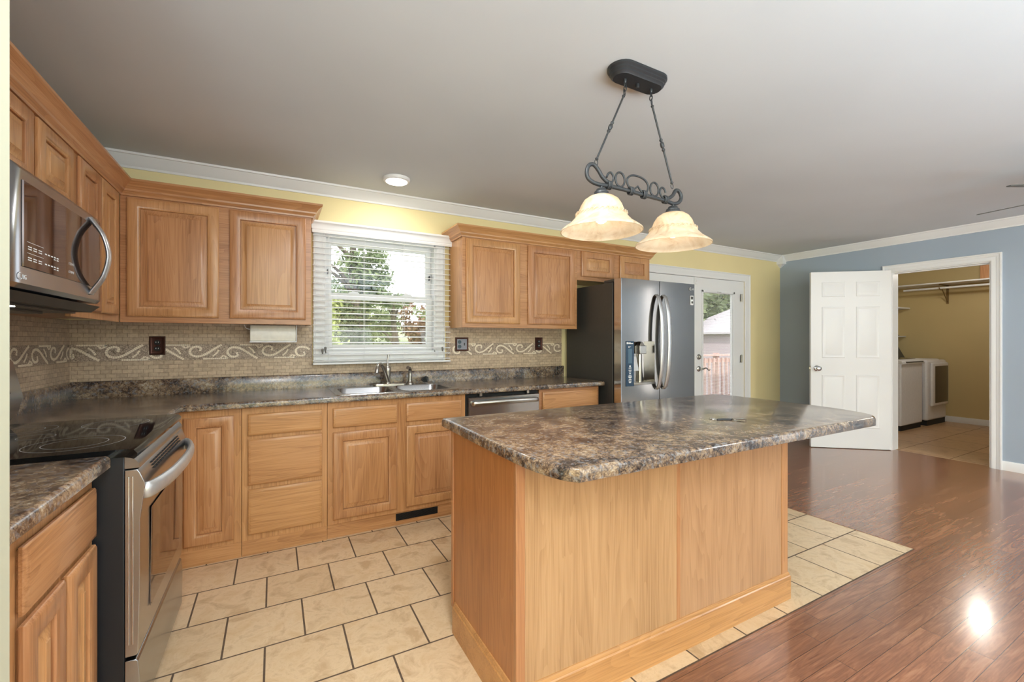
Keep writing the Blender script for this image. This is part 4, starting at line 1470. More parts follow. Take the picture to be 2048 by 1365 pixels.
pts = bez([(0.728, Y0 + 0.016, 0.790), (0.748, Y0 + 0.03, 0.790), (0.775, Y0 + 0.16, 0.792), (0.787, (Y0 + Y1) / 2, 0.795), (0.775, Y1 - 0.16, 0.792), (0.748, Y1 - 0.03, 0.790), (0.728, Y1 - 0.016, 0.790)], 6)
m.tube(pts, 0.024, 14, flat=(0.55, 1.1))
m.build('handle', M['range_handle'], od)
m = MB()   # embossed ribs on the near edge of the door
for xx in (0.694, 0.704):
    m.box(xx - 0.002, Y0 - 0.0005, 0.31, xx + 0.002, Y0 + 0.003, 0.84)
m.build('edge_ribs', M['chrome'], od, bev=0.001)
m = MB()
prof = [(0.685, 0.045), (0.712, 0.045), (0.720, 0.05), (0.722, 0.20), (0.718, 0.254), (0.712, 0.260), (0.685, 0.260)]
m.rings([[(x, y, z) for x, z in prof] for y in (Y0 + 0.002, Y1 - 0.002)])
m.build('storage_drawer', M['steel_warm'], rg, bev=0.002)

# ------------------------------------------------------------------ microwave
mw = empty('microwave', (0.2, -1.465, 1.385), 'stainless over-the-range microwave with curved handle', 'microwave')
MY0, MY1 = -1.842, -1.078
MB().box(0.003, MY0, 1.425, 0.385, MY1, 1.800).build('body', M['steel_y'], mw, bev=0.004)
m = MB()
m.rings([[(0.003, MY0, 1.392), (0.40, MY0 + 0.006, 1.392), (0.43, MY0 + 0.006, 1.418), (0.003, MY0, 1.422)], [(0.003, MY1, 1.392), (0.40, MY1 - 0.006, 1.392), (0.43, MY1 - 0.006, 1.418), (0.003, MY1, 1.422)]])
lw = m.build('lower_grille', M['dark_side'], mw)
MB().box(0.03, MY0 + 0.04, 1.384, 0.36, MY1 - 0.04, 1.392).box(0.10, MY0 + 0.30, 1.374, 0.30, MY1 - 0.16, 1.385).build('filter', M['black'], lw)
MB().box(0.30, MY0 + 0.10, 1.381, 0.35, MY0 + 0.26, 1.3845).build('cooktop_lamp', M['hood_lamp'], lw)
# door with slightly rolled side edges
pr = [(0.386, MY0 + 0.002), (0.410, MY0 + 0.002), (0.426, MY0 + 0.008), (0.434, MY0 + 0.022), (0.436, MY0 + 0.06), (0.438, (MY0 + MY1) / 2), (0.436, MY1 - 0.06), (0.434, MY1 - 0.022), (0.426, MY1 - 0.008), (0.410, MY1 - 0.002), (0.386, MY1 - 0.002)]
dr_ = MB().rings([[(x - (0.012 if z in (1.428, 1.798) else 0) if x > 0.40 else x, y, z) for x, y in pr] for z in (1.428, 1.442, 1.782, 1.798)]).build('door', M['steel_warm'], mw)
MB().rings([[(0.4365, -1.778, 1.492), (0.4365, -1.135, 1.492), (0.4365, -1.135, 1.752), (0.4365, -1.778, 1.752)], [(0.4400, -1.776, 1.494), (0.4400, -1.137, 1.494), (0.4400, -1.137, 1.750), (0.4400, -1.776, 1.750)]]).build('door_glass', M['micro_glass'], dr_)
hp = bez([(0.436, -1.222, 1.772), (0.449, -1.222, 1.752), (0.478, -1.222, 1.700), (0.493, -1.222, 1.622), (0.478, -1.222, 1.540), (0.449, -1.222, 1.484), (0.436, -1.222, 1.462)], 8)
MB().tube(hp, 0.0155, 14, flat=(1.3, 0.55)).build('handle', M['door_handle'], dr_)
m = MB()
random.seed(5)
for zz in (1.555, 1.522):
    for k in range(3):
        for q in (0, 1):
            m.box(0.4400, -1.752 + k * 0.034, zz - q * 0.007, 0.4406, -1.752 + k * 0.034 + 0.022, zz + 0.003 - q * 0.007)
    for k in range(5):
        m.box(0.4400, -1.640 + k * 0.022, zz - 0.004, 0.4406, -1.640 + k * 0.022 + 0.013, zz)
        if k > 2:
            m.box(0.4400, -1.640 + k * 0.022, zz - 0.011, 0.4406, -1.640 + k * 0.022 + 0.013, zz - 0.008)
m.box(0.4400, -1.757, 1.570, 0.4406, -1.650, 1.571).box(0.4400, -1.757, 1.5365, 0.4406, -1.650, 1.5375)
m.build('key_legends', M['mark'], dr_)
text_mesh('1 2 3 4 5', 0.013, mat_left(0.4401, -1.452, 1.548), 'keypad_numbers', M['mark'], dr_, 0.0002)
text_mesh('6 7 8 9 0', 0.013, mat_left(0.4401, -1.452, 1.518), 'keypad_numbers', M['mark'], dr_, 0.0002)
m = MB().tube([(0.4372, -1.792 + 0.010 * math.cos(a_ * 0.35), 1.462 + 0.010 * math.sin(a_ * 0.35)) for a_ in range(3, 17)], 0.0012, 6)
m.box(0.4362, -1.793, 1.456, 0.4376, -1.7915, 1.468).box(0.4362, -1.793, 1.456, 0.4376, -1.786, 1.4575)
m.build('emblem', M['mark'], dr_)
text_mesh('LG', 0.020, mat_left(0.4368, -1.776, 1.455), 'lettering', M['mark'], dr_, 0.0006)

# ------------------------------------------------------------------ island
isl = empty('kitchen_island', (2.56, -2.1, 0), 'oak kitchen island with speckled laminate top', 'island')
IX0, IX1, IY0, IY1 = 1.790, 3.318, -2.375, -1.800
MB().box(IX0 + 0.004, IY0 + 0.004, 0.0, IX1 - 0.004, IY1, 0.876).build('carcass', M['oak_post'], isl)
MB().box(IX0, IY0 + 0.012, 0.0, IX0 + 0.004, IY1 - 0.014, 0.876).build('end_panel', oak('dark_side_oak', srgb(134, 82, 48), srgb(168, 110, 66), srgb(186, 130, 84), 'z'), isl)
MB().box(IX1 - 0.004, IY0 + 0.012, 0.0, IX1, IY1 - 0.014, 0.876).build('end_panel', M['oak_z'], isl)
for x0, x1 in ((1.824, 2.541), (2.560, 3.272)):
    MB().box(x0, IY0 - 0.001, 0.12, x1, IY0 + 0.006, 0.876).build('veneer_panel', M['oak_island'], isl)
for x0, x1, dy in ((IX0 - 0.002, 1.823, 0.004), (2.5405, 2.5605, 0.003), (3.271, IX1 + 0.002, 0.004)):
    MB().box(x0, IY0 - dy, 0.12, x1, IY0 + 0.012, 0.876).build('corner_trim', M['oak_post'], isl, bev=0.0015)
MB().box(IX0 - 0.006, IY1 - 0.016, 0.10, IX0 + 0.012, IY1 + 0.004, 0.876).build('corner_trim', M['oak_post'], isl, bev=0.0015)
pp = [(0.0, 0.0), (0.013, 0.0), (0.013, 0.112), (0.009, 0.116), (0.009, 0.121), (0.004, 0.131), (0.0, 0.132)]
MB().sweep([(IX0, IY1 - 0.03), (IX0, IY0), (IX1, IY0), (IX1, IY1)], pp).build('plinth', M['oak_plinth'], isl)
# island top outline (counter-clockwise)
right_edge = bez([(3.540, -2.650), (3.632, -2.600), (3.692, -2.470), (3.716, -2.280), (3.718, -2.00), (3.708, -1.800), (3.690, -1.735), (3.640, -1.700)], 6)
left_edge = bez([(1.775, -1.700), (1.772, -2.10), (1.774, -2.38), (1.780, -2.480), (1.795, -2.565), (1.814, -2.615), (1.840, -2.650)], 6)
outline = right_edge + left_edge
cxm, cym = 2.7, -2.15


def inset(pts, d):
    n = len(pts)
    out = []
    for i in range(n):
        a, b, c = Vector(pts[i - 1]), Vector(pts[i]), Vector(pts[(i + 1) % n])
        e1 = (b - a).normalized() if (b - a).length > 1e-6 else Vector((1, 0))
        e2 = (c - b).normalized() if (c - b).length > 1e-6 else e1
        nrm = Vector((-(e1.y + e2.y), e1.x + e2.x))
        if nrm.length < 1e-6:
            nrm = Vector((-e1.y, e1.x))
        nrm.normalize()
        k = 1 / max(0.5, nrm.dot(Vector((-e1.y, e1.x))))
        out.append((b.x + nrm.x * d * k, b.y + nrm.y * d * k))
    return out


# clockwise/ccw check
area = sum(a[0] * b[1] - b[0] * a[1] for a, b in zip(outline, outline[1:] + outline[:1]))
if area < 0:
    outline = outline[::-1]
m = MB()
rs = []
for i_, (d_i, z_) in enumerate(((0.006, 0.874), (0.0, 0.877), (0.0, 0.900), (0.0028, 0.908), (0.0075, 0.9128), (0.014, 0.9145))):
    rs.append([(x, y, z_) for x, y in inset(outline, d_i)])
m.rings(rs)
m.build('worktop', M['laminate'], isl)

# keys on the island
ky = empty('key_ring', (2.88, -2.37, 0.915), 'ring of small metal keys lying on the island top', 'keys')
zt = 0.9165
MB().tube([(2.838 + 0.016 * math.cos(a_ * math.pi / 10), -2.325 + 0.016 * math.sin(a_ * math.pi / 10), zt) for a_ in range(20)], 0.0014, 6, closed=True).build('split_ring', M['nickel'], ky)
MB().tube([(2.868 + 0.03 * math.cos(a_ * math.pi / 12), -2.357 + 0.014 * math.sin(a_ * math.pi / 12) - 0.4 * 0.03 * math.cos(a_ * math.pi / 12), zt + 0.0005) for a_ in range(24)], 0.0028, 6, closed=True).build('carabiner', M['iron'], ky)
for ang, ln in ((-20, 0.052), (-48, 0.055), (-75, 0.050)):
    d = Vector((math.cos(R(ang)), math.sin(R(ang)), 0))
    n_ = Vector((-d.y, d.x, 0))
    c = Vector((2.893, -2.378, zt + 0.001 + (ang + 80) * 0.00003))
    m = MB()
    hd = [(0.008 + 0.011 * math.cos(a_), 0.011 * math.sin(a_)) for a_ in [k * math.pi / 8 for k in range(-7, 8)]]
    poly = [(0.008 + 0.010 * math.cos(math.pi * k / 8), 0.010 * math.sin(math.pi * k / 8)) for k in range(2, 15)] + [(ln, -0.004), (ln + 0.003, 0.0), (ln, 0.004), (ln - 0.008, 0.003), (ln - 0.012, 0.0045), (ln - 0.018, 0.003)]
    m.rings([[tuple(c + d * u + n_ * v_ + Vector((0, 0, z_))) for u, v_ in poly] for z_ in (0, 0.002)])
    m.build('key', M['bronze'] if ang == -48 else M['nickel'], ky)

# ------------------------------------------------------------------ pendant
PY = -2.18
pd = empty('pendant_light', (2.52, PY, CEIL), 'two-shade wrought iron island pendant with alabaster glass shades', 'pendant light')


def oval(L, B, z, cx=2.518, cy=PY, n=12):
    out = []
    for s_, a0 in ((1, -90), (-1, 90)):
        for k in range(n + 1):
            a = R(a0 + 180 * k / n)
            out.append((cx + s_ * (L / 2 - B / 2) + B / 2 * math.cos(a), cy + B / 2 * math.sin(a), z))
    return out


m = MB()
tiers = [(0.310, 0.130, CEIL - 0.0005), (0.310, 0.130, CEIL - 0.010), (0.296, 0.116, CEIL - 0.016), (0.296, 0.116, CEIL - 0.022), (0.282, 0.102, CEIL - 0.028), (0.282, 0.102, CEIL - 0.034), (0.264, 0.086, CEIL - 0.041), (0.260, 0.082, CEIL - 0.044)]
m.rings([oval(*t_) for t_ in tiers])
m.build('canopy', M['iron_dark'], pd, smooth=18)
MB().lathe([(0.004, CEIL - 0.062), (0.008, CEIL - 0.058), (0.008, CEIL - 0.044)], (2.518, PY, 0), seg=12).build('canopy_knob', M['iron_dark'], pd)


def link(c, r1, r2, rot, mb, th=0.0022):
    pts = []
    for k in range(16):
        a = 2 * math.pi * k / 16
        x, z = r1 * math.cos(a), r2 * math.sin(a)
        pts.append((c[0] + x * math.cos(rot), c[1] + x * math.sin(rot), c[2] + z))
    mb.tube(pts, th, 6, closed=True)


def pt(a, b, s):
    return tuple(p + (q - p) * s for p, q in zip(a, b))


for (tx, tz), (bx, bz) in (((2.444, CEIL - 0.044), (2.284, 2.014)), ((2.600, CEIL - 0.044), (2.736, 1.990))):
    m = MB()
    m.lathe([(0.004, tz - 0.016), (0.007, tz - 0.010), (0.007, tz)], (tx, PY, 0), seg=10)
    link((tx, PY, tz - 0.022), 0.007, 0.012, 0.3, m)
    link((tx, PY, tz - 0.040), 0.007, 0.012, 1.8, m)
    link((tx + (0.004 if bx > tx else -0.004), PY, tz - 0.058), 0.014, 0.013, 0.6, m)
    m.build('chain', M['iron_dark'], pd)
    A = (tx + (0.006 if bx > tx else -0.006), PY, tz - 0.070)
    B = (bx, PY, bz + 0.014)
    m = MB()
    ss = [0, 0.012, 0.022, 0.03, 0.42, 0.43, 0.445, 0.46, 0.475, 0.50, 0.525, 0.54, 0.555, 0.57, 0.58, 0.97, 0.978, 0.99, 1.0]
    rr = [0.003, 0.007, 0.007, 0.0042, 0.0042, 0.0075, 0.0075, 0.0045, 0.0085, 0.0095, 0.0085, 0.0045, 0.0075, 0.0075, 0.0042, 0.0042, 0.007, 0.007, 0.003]
    m.tube([pt(A, B, s_) for s_ in ss], rr, 12)
    link((bx, PY, bz + 0.004), 0.010, 0.011, 0.2, m, 0.0017)
    m.build('rod', M['iron'], pd)


def P2(pts):
    return [(x, PY, z) for x, z in pts]


m = MB()
m.tube(P2(bez([(2.350, 1.943), (2.318, 1.962), (2.295, 1.988), (2.270, 2.006), (2.245, 1.998), (2.234, 1.970), (2.240, 1.946), (2.266, 1.932), (2.300, 1.928), (2.349, 1.930), (2.450, 1.929), (2.56, 1.924), (2.69, 1.919), (2.745, 1.914), (2.782, 1.926), (2.797, 1.952), (2.783, 1.976), (2.760, 1.978), (2.740, 1.952), (2.712, 1.934), (2.690, 1.932)], 6)), 0.0085, 12)
m.build('scroll_bar', M['iron'], pd)
m = MB()
m.tube(P2(bez([(2.340, 1.966), (2.350, 1.984), (2.364, 1.990), (2.377, 1.975), (2.373, 1.954), (2.358, 1.940)], 6)), 0.0045, 10)
for cx_, cz_, rx_, rz_ in ((2.415, 1.969, 0.026, 0.031), (2.621, 1.960, 0.026, 0.031)):
    m.tube(P2([(cx_ + rx_ * math.cos(k * math.pi / 14), cz_ + rz_ * math.sin(k * math.pi / 14)) for k in range(28)]), 0.0045, 10, closed=True)
m.tube(P2(bez([(2.500, 1.934), (2.474, 1.940), (2.458, 1.958), (2.457, 1.980), (2.480, 1.998), (2.520, 2.002), (2.560, 1.993), (2.581, 1.972), (2.576, 1.945), (2.550, 1.932)], 6)), 0.0045, 10)
m.tube(P2([(2.490, 1.936), (2.502, 1.944), (2.519, 1.957), (2.534, 1.942), (2.548, 1.934)]), 0.004, 8)
m.tube(P2(bez([(2.692, 1.956), (2.684, 1.972), (2.668, 1.976), (2.656, 1.960), (2.664, 1.938), (2.684, 1.928)], 6)), 0.0045, 10)
m.build('scroll_work', M['iron'], pd)
for bx, bz in ((2.352, 1.934), (2.477, 1.930), (2.556, 1.926), (2.690, 1.924)):
    m = MB()
    for k in (-1, 0, 1):
        m.tube([(bx + k * 0.007, PY + 0.013 * math.cos(a_ * math.pi / 8), bz + 0.016 * math.sin(a_ * math.pi / 8)) for a_ in range(16)], 0.0040, 6, closed=True)
    m.build('band', M['iron'], pd)
for sxp, zt_ in ((2.311, 1.922), (2.741, 1.910)):
    m = MB().lathe([(0.006, zt_ + 0.004), (0.006, zt_ - 0.008), (0.020, zt_ - 0.012), (0.024, zt_ - 0.020), (0.030, zt_ - 0.024), (0.031, zt_ - 0.032), (0.036, zt_ - 0.036), (0.036, zt_ - 0.044), (0.030, zt_ - 0.047)], (sxp, PY, 0), seg=24)
    m.build('socket_cup', M['iron'], pd)
    prof = [(0.030, -0.040), (0.052, -0.046), (0.072, -0.060), (0.086, -0.082), (0.096, -0.108), (0.110, -0.134), (0.132, -0.158), (0.158, -0.176), (0.170, -0.186), (0.172, -0.192)]
    prof_in = [(r_ - 0.004, h_ - 0.001) for r_, h_ in prof][::-1]
    prof_in[0] = (0.167, -0.1925)
    m = MB()
    seg = 48
    rs = [[(sxp + r_ * math.cos(2 * math.pi * k / seg), PY + r_ * math.sin(2 * math.pi * k / seg), zt_ + h_) for k in range(seg)] for r_, h_ in prof + prof_in]
    m.rings(rs, cap0=False, cap1=False)
    sh = m.build('shade', M['alabaster'], pd, smooth=60)
    # raised braid around the shade
    m = MB()
    n_ = 200
    for ph in (0, math.pi):
        m.tube([(sxp + (0.1035 + 0.001 + 0.0045 * math.cos(k * 0.5 + ph) * 0.7) * math.cos(2 * math.pi * k / n_), PY + (0.1045 + 0.0045 * math.cos(k * 0.5 + ph) * 0.7) * math.sin(2 * math.pi * k / n_), zt_ - 0.121 + 0.007 * math.sin(k * 0.5 + ph)) for k in range(n_)], 0.0022, 5, closed=True)
    m.build('braid_relief', M['alabaster'], sh)
    MB().lathe([(0.013, -0.048), (0.014, -0.075), (0.016, -0.085), (0.029, -0.108), (0.032, -0.125), (0.027, -0.144), (0.012, -0.155), (0.001, -0.157)], (sxp, PY, zt_), seg=24).build('bulb', M['bulb'], pd)
    lamp('pendant_bulb_light', 'POINT', (sxp, PY, zt_ - 0.20), (0, 0, 0), 0.6, (1.0, 0.93, 0.82), radius=0.035)

# ------------------------------------------------------------------ flush ceiling light
cl = empty('ceiling_light', (1.885, -0.405, CEIL), 'round flush ceiling light above the kitchen window', 'ceiling light')
MB().lathe([(0.097, CEIL - 0.0005), (0.097, CEIL - 0.010), (0.092, CEIL - 0.020), (0.078, CEIL - 0.024)], (1.885, -0.405, 0), seg=40).build('trim_ring', M['white'], cl)
MB().lathe([(0.077, CEIL - 0.0242), (0.072, CEIL - 0.028), (0.03, CEIL - 0.030)], (1.885, -0.405, 0), seg=40).build('lens', M['led_disc'], cl)

# ------------------------------------------------------------------ ceiling fan (blades just enter the frame)
fn = empty('ceiling_fan', (5.62, -3.05, CEIL), 'dark ceiling fan whose blades reach into the right edge', 'ceiling fan')
MB().lathe([(0.07, CEIL - 0.001), (0.06, CEIL - 0.05), (0.015, CEIL - 0.06), (0.015, CEIL - 0.16), (0.10, CEIL - 0.18), (0.12, CEIL - 0.26), (0.07, CEIL - 0.30)], (5.62, -3.05, 0), seg=32).build('motor', M['iron_dark'], fn)


def fan_blade(tip, zz):
    c = Vector((5.62, -3.05, zz))
    T = Vector((tip[0], tip[1], tip[2]))
    d = (T - c)
    L = d.length
    d.normalize()
    s_ = d.cross(Vector((0, 0, 1))).normalized()
    up = s_.cross(d)
    s_ = (s_ * math.cos(R(12)) + up * math.sin(R(12)))
    up = s_.cross(d)
    out = [(0.10, 0.02), (0.18, 0.05), (0.30, 0.062), (L * 0.8, 0.068), (L - 0.03, 0.055), (L, 0.0)]
    poly = out + [(a_, -b_) for a_, b_ in out[::-1][1:]]
    m = MB()
    m.rings([[tuple(c + d * a_ + s_ * b_ + up * w_) for a_, b_ in poly] for w_ in (-0.003, 0.003)])
    m.build('blade', M['fan'], fn)


FZ = CEIL - 0.24
for k in range(5):
    a = R(72 * k + 151.5)
    fan_blade((5.62 + 0.66 * math.cos(a), -3.05 + 0.66 * math.sin(a), FZ), FZ)


# ------------------------------------------------------------------ laundry room
wa = empty('washing_machine', (9.1, -0.5, 0), 'white top-loading washing machine nearest the laundry doorway', 'washing machine', 'laundry machines')
MB().box(8.77, -0.86, 0.07, 9.46, -0.16, 0.965).build('cabinet', M['appliance_white'], wa, bev=0.02, seg=4)
MB().box(8.79, -0.845, 0.0, 9.44, -0.18, 0.075).build('plinth', M['matte_black'], wa)
m = MB()
prof = [(-0.885, 0.935), (-0.885, 0.955), (-0.87, 0.985), (-0.82, 1.0), (-0.30, 1.03), (-0.30, 0.935)]
m.rings([[(x, y, z) for y, z in prof] for x in (8.762, 9.468)])
ld = m.build('lid', M['appliance_white'], wa, bev=0.008)
MB().box(8.86, -0.892, 0.955, 9.40, -0.872, 0.972).build('lid_handle', M['dark_side'], ld, bev=0.004)
MB().rings([[(8.83, -0.80, 1.0025), (9.40, -0.80, 1.0025), (9.40, -0.36, 1.0275), (8.83, -0.36, 1.0275)], [(8.83, -0.80, 1.0055), (9.40, -0.80, 1.0055), (9.40, -0.36, 1.0305), (8.83, -0.36, 1.0305)]]).build('lid_glass', M['dryer_glass'], ld)
m = MB().rings([[(x, y, z) for y, z in ((-0.30, 1.0), (-0.28, 1.06), (-0.22, 1.14), (-0.12, 1.15), (-0.12, 1.0))] for x in (8.77, 9.46)])
m.build('console', M['dark_side'], wa, bev=0.01)
dy = empty('dryer', (9.95, -0.5, 0), 'white front-loading dryer with dark door against the laundry wall', 'dryer', 'laundry machines')
MB().box(9.60, -0.80, 0.07, 10.29, -0.12, 0.985).build('cabinet', M['appliance_white'], dy, bev=0.03, seg=4)
MB().box(9.60, -0.872, 0.075, 10.29, -0.79, 0.975).build('front_panel', M['appliance_white'], dy, bev=0.03, seg=4)
MB().box(9.62, -0.86, 0.0, 10.27, -0.15, 0.08).build('plinth', M['matte_black'], dy)
dd = MB().panel(back(-0.872), 9.685, 0.285, 10.265, 0.935, [(0, 0), (0.0, 0.020), (0.012, 0.032), (0.02, 0.034)]).build('door', M['appliance_white'], dy, bev=0.012, seg=3)
MB().panel(back(-0.905), 9.760, 0.335, 10.235, 0.885, [(0, 0), (0.0, 0.003), (0.02, 0.006)]).build('door_window', M['dryer_glass'], dd, bev=0.006)
m = MB().rings([[(x, y, z) for y, z in ((-0.38, 0.98), (-0.34, 1.06), (-0.29, 1.165), (-0.14, 1.175), (-0.14, 0.98))] for x in (9.60, 10.26)])
cs = m.build('console', M['dark_side'], dy, bev=0.012)
axis_lathe(MB(), [(0.045, 0.0), (0.042, 0.02), (0.03, 0.025)], (9.93, -0.322, 1.10), (0, -0.92, 0.4)).build('dial', M['chrome'], cs)

o = MB().box(9.98, -3.58, 2.136, 10.379, -0.24, 2.156).build('closet_shelf', M['white'], bev=0.002)
tag(o, 'long white shelf high on the laundry wall', 'shelf', 'laundry shelves')
o = MB().tube([(10.08, -3.58, 2.075), (10.08, -0.42, 2.075)], 0.016, 14).build('hanging_rod', M['white'])
tag(o, 'white clothes rod under the long laundry shelf', 'rod')
br = empty('shelf_bracket', (10.37, -0.86, 2.0), 'brown steel bracket holding the laundry shelf and rod', 'bracket')
m = MB().box(10.366, -0.873, 1.845, 10.378, -0.847, 2.134).box(10.06, -0.868, 2.122, 10.37, -0.852, 2.134)
m.tube([(10.372, -0.86, 1.87), (10.16, -0.86, 2.065), (10.10, -0.86, 2.052), (10.062, -0.86, 2.062), (10.056, -0.86, 2.085)], 0.007, 8)
m.build('arm', plain('bracket_brown', srgb(128, 104, 64), 0.5, 0.3), br)
o = MB().box(9.2, -0.40, 1.79, 10.376, -0.002, 1.815).build('small_shelf', M['white'], bev=0.002)
o2 = None
tag(o, 'upper of two small white shelves on the left in the laundry room', 'shelf', 'laundry shelves')
o = MB().box(9.2, -0.345, 1.326, 10.376, -0.002, 1.345).build('small_shelf', M['white'], bev=0.002)
tag(o, 'lower of two small white shelves on the left in the laundry room', 'shelf', 'laundry shelves')
hk = MB()
hk.tube(bez([(9.95, -0.30, 1.352), (10.05, -0.29, 1.358), (10.12, -0.28, 1.372), (10.20, -0.27, 1.362), (10.28, -0.26, 1.352)], 4), 0.006, 6)
hk.tube([(9.95, -0.24, 1.351), (10.08, -0.25, 1.372), (10.22, -0.27, 1.380), (10.30, -0.28, 1.352)], 0.005, 6)
o = hk.build('clothes_hanger', M['black'])
tag(o, 'dark hanger lying on the lower laundry shelf', 'hanger')
o = MB().box(10.06, -1.55, 2.157, 10.30, -1.30, 2.40).build('wooden_box', M['oak_z'], bev=0.003)
tag(o, 'oak box standing on the long laundry shelf by the door casing', 'box')

# ------------------------------------------------------------------ outside
# sloping lawn
def ground_z(x, y):
    return -0.55 + max(0.0, y - 6) * 0.083 + 0.05 * math.sin(x * 0.35) * min(1, max(0, y / 12))


m = MB()
nx, ny = 40, 36
idx = {}
for j in range(ny + 1):
    for i in range(nx + 1):
        x = -25 + 75 * i / nx
        y = 0.2 + 50 * j / ny
        idx[i, j] = m.add([(x, y, ground_z(x, y))])[0]
for j in range(ny):
    for i in range(nx):
        m.f.append((idx[i, j], idx[i + 1, j], idx[i + 1, j + 1], idx[i, j + 1]))
o = m.build('lawn', M['lawn'], recalc=False)
tag(o, 'pale green lawn rising behind the house', 'lawn', kind='stuff')


def foliage(mb, c, rx, ry, rz, n, size, rnd):
    """clusters of leaf quads"""
    clumps = []
    for _ in range(max(6, n // 90)):
        a, b = rnd.uniform(0, 6.283), rnd.uniform(-1, 1)
        q = math.sqrt(1 - b * b)
        s = rnd.uniform(0.35, 0.95)
        clumps.append((c[0] + rx * s * q * math.cos(a), c[1] + ry * s * q * math.sin(a), c[2] + rz * s * b))
    for _ in range(n):
        k = rnd.choice(clumps)
        cr = 0.32 * (rx + rz) / 2
        p = Vector((k[0] + rnd.gauss(0, cr * 0.5), k[1] + rnd.gauss(0, cr * 0.5), k[2] + rnd.gauss(0, cr * 0.45)))
        d1 = Vector((rnd.gauss(0, 1), rnd.gauss(0, 1), rnd.gauss(0, 1))).normalized()
        d2 = d1.cross(Vector((rnd.gauss(0, 1), rnd.gauss(0, 1), rnd.gauss(0, 1)))).normalized()
        s = size * rnd.uniform(0.6, 1.3)
        a = mb.add([p - d1 * s, p + d2 * s * 0.45, p + d1 * s, p - d2 * s * 0.45])
        mb.f.append(tuple(a))


def tree(label, x, y, h, tr, crowns, mat, n, size, seed, lean=0.0, name='tree', cat='tree', group='trees behind the house'):
    rnd = random.Random(seed)
    z0 = ground_z(x, y) - 0.1
    t_ = empty(name, (x, y, z0), label, cat, group)
    if h:
        m = MB()
        pts = [(x + lean * s_ * h + 0.06 * math.sin(s_ * 7 + seed), y, z0 + h * s_) for s_ in [k / 8 for k in range(9)]]
        m.tube(pts, [tr * (1.25 - 0.85 * s_ / 8) for s_ in range(9)], 10)
        for _ in range(3):
            s_ = rnd.uniform(0.4, 0.9)
            b = Vector((x + lean * s_ * h, y, z0 + h * s_))
            a = rnd.uniform(0, 6.283)
            e = b + Vector((math.cos(a) * h * 0.22, math.sin(a) * h * 0.22, h * 0.18))
            m.tube([tuple(b), tuple((b + e) / 2 + Vector((0, 0, 0.1))), tuple(e)], [tr * 0.4, tr * 0.25, tr * 0.1], 6)
        m.build('trunk', M['bark'], t_)
    for cm in crowns:
        m = MB()
        foliage(m, (x + cm[0], y + cm[1], z0 + cm[2]), cm[3], cm[3], cm[4], cm[5] if len(cm) > 5 else n, size, rnd)
        m.build('foliage', cm[6] if len(cm) > 6 else mat, t_, smooth=0, recalc=False)
    return t_


tree('tall leafy tree covered in dark ivy, left in the window', 3.35, 11.0, 4.6, 0.22,
     [(0, 0, 2.0, 0.55, 1.5, 2400, M['leaf_dark']), (-0.6, 0.6, 3.1, 1.0, 0.8, 2000, M['leaf_mid']), (0.35, 0.4, 3.7, 0.85, 1.1, 2600, M['leaf_mid']), (0.95, 0.4, 3.0, 0.7, 0.6, 1300, M['leaf_mid']), (-0.9, 0, 2.0, 0.6, 1.0, 1500, M['leaf_light'])], M['leaf_mid'], 0, 0.085, 11)
tree('tree with bare dark trunk in the middle of the window', 4.86, 12.0, 3.0, 0.14,
     [(-1.2, 0.6, 2.3, 0.7, 0.4, 1100, M['leaf_light']), (0.3, 0.2, 2.75, 0.5, 0.3, 700, M['leaf_mid'])], M['leaf_mid'], 0, 0.08, 12)
tree('sparse far tree at the right of the window', 8.6, 20.0, 3.0, 0.12, [(0.0, 0, 2.5, 1.3, 0.7, 500, M['leaf_mid'])], M['leaf_mid'], 0, 0.11, 13)
tree('yellow-green tree low at the left of the window', 2.2, 9.0, 1.6, 0.08, [(0.0, 0, 1.5, 0.6, 0.8, 1300, M['leaf_light'])], M['leaf_light'], 0, 0.08, 14)
for i, (bx, by, mt, lb) in enumerate(((4.0, 24, 'leaf_light', 'yellow-green bush at the far left edge of the lawn'), (7.0, 25, 'leaf_mid', 'green bush in the middle of the far lawn edge'), (9.6, 25, 'leaf_red', 'russet bush on the far lawn behind the bare trunk'), (12.4, 26, 'leaf_light', 'pale bush at the far right edge of the lawn'))):
    tree(lb, bx, by, 0, 0, [(0, 0, 1.5, 2.0, 1.35, 2000, M[mt])], M[mt], 0, 0.17, 30 + i, name='bush', cat='bush', group='bushes along the far lawn')
tree('tall pale green tree behind the shed, seen through the glass door', 17.6, 8.2, 5.2, 0.2, [(0, 0, 4.6, 2.6, 2.0, 4200, M['leaf_light']), (-1.2, -0.6, 2.8, 1.6, 1.3, 1800, M['leaf_mid'])], M['leaf_light'], 0, 0.15, 21)
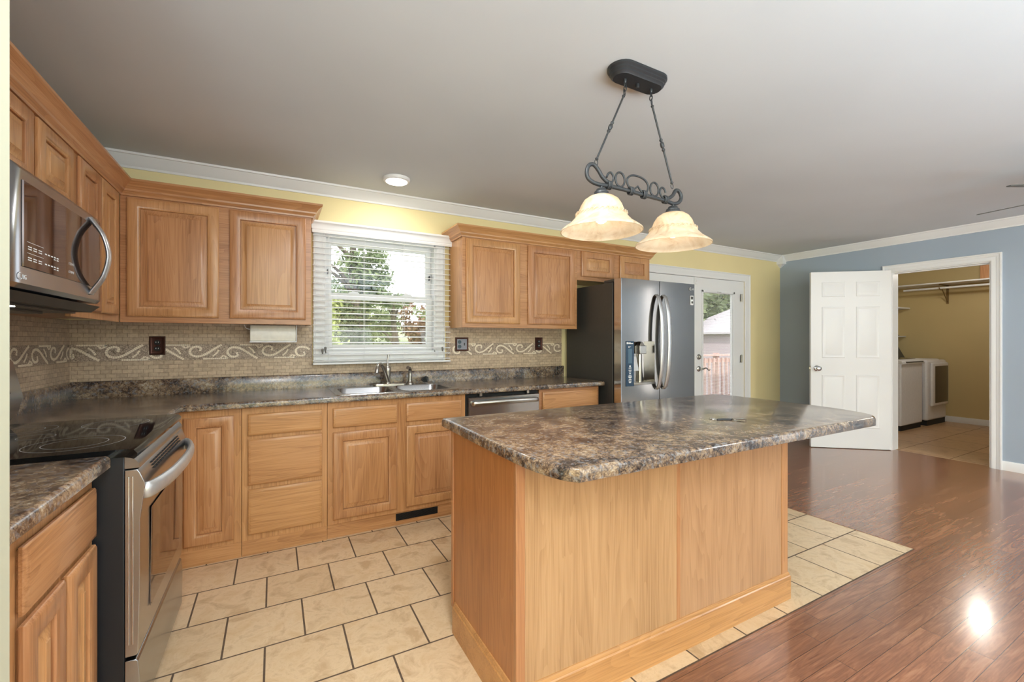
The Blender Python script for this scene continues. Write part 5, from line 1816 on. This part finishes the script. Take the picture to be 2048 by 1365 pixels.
tree('darker green tree left of the shed, seen through the glass door', 13.6, 7.2, 4.2, 0.18, [(0, 0, 3.3, 1.7, 1.7, 3000, M['leaf_mid'])], M['leaf_mid'], 0, 0.14, 22)

# deck and railing
dk = MB()
for k in range(17):
    dk.box(4.3, 0.16 + k * 0.145, -0.09, 13.0, 0.16 + k * 0.145 + 0.138, -0.06)
o = dk.build('deck', M['deck'], smooth=0)
tag(o, 'weathered board deck outside the french doors', 'deck')
rl_ = empty('deck_railing', (8.0, 2.5, -0.06), 'pale wooden railing along the edge of the deck', 'railing')
MB().box(4.3, 2.46, 0.94, 13.0, 2.60, 0.975).box(4.3, 2.50, 0.80, 13.0, 2.54, 0.88).box(4.3, 2.50, 0.02, 13.0, 2.54, 0.10).build('rail', M['rail'], rl_)
m = MB()
for k in range(60):
    m.box(4.36 + k * 0.14, 2.46, 0.0, 4.40 + k * 0.14, 2.50, 0.90)
m.build('balusters', M['rail'], rl_)
for k in range(6):
    MB().box(4.3 + k * 1.7, 2.50, -0.55, 4.39 + k * 1.7, 2.59, 1.0).build('post', M['rail'], rl_)
# shed with hipped roof
sh = empty('garden_shed', (14.9, 5.6, -0.5), 'mauve-grey shed with pale hipped roof beyond the deck', 'shed')
cx_, cy_, hw = 14.9, 5.6, 1.45
MB().box(cx_ - hw, cy_ - hw, -0.6, cx_ + hw, cy_ + hw, 1.55).build('wall', M['shed_wall'], sh)
e = hw + 0.18
MB().rings([[(cx_ - e, cy_ - e, 1.47), (cx_ + e, cy_ - e, 1.47), (cx_ + e, cy_ + e, 1.47), (cx_ - e, cy_ + e, 1.47)], [(cx_ - e, cy_ - e, 1.53), (cx_ + e, cy_ - e, 1.53), (cx_ + e, cy_ + e, 1.53), (cx_ - e, cy_ + e, 1.53)], [(cx_ - 0.05, cy_ - 0.05, 2.45), (cx_ + 0.05, cy_ - 0.05, 2.45), (cx_ + 0.05, cy_ + 0.05, 2.45), (cx_ - 0.05, cy_ + 0.05, 2.45)]]).build('roof', M['shingle'], sh, smooth=0)
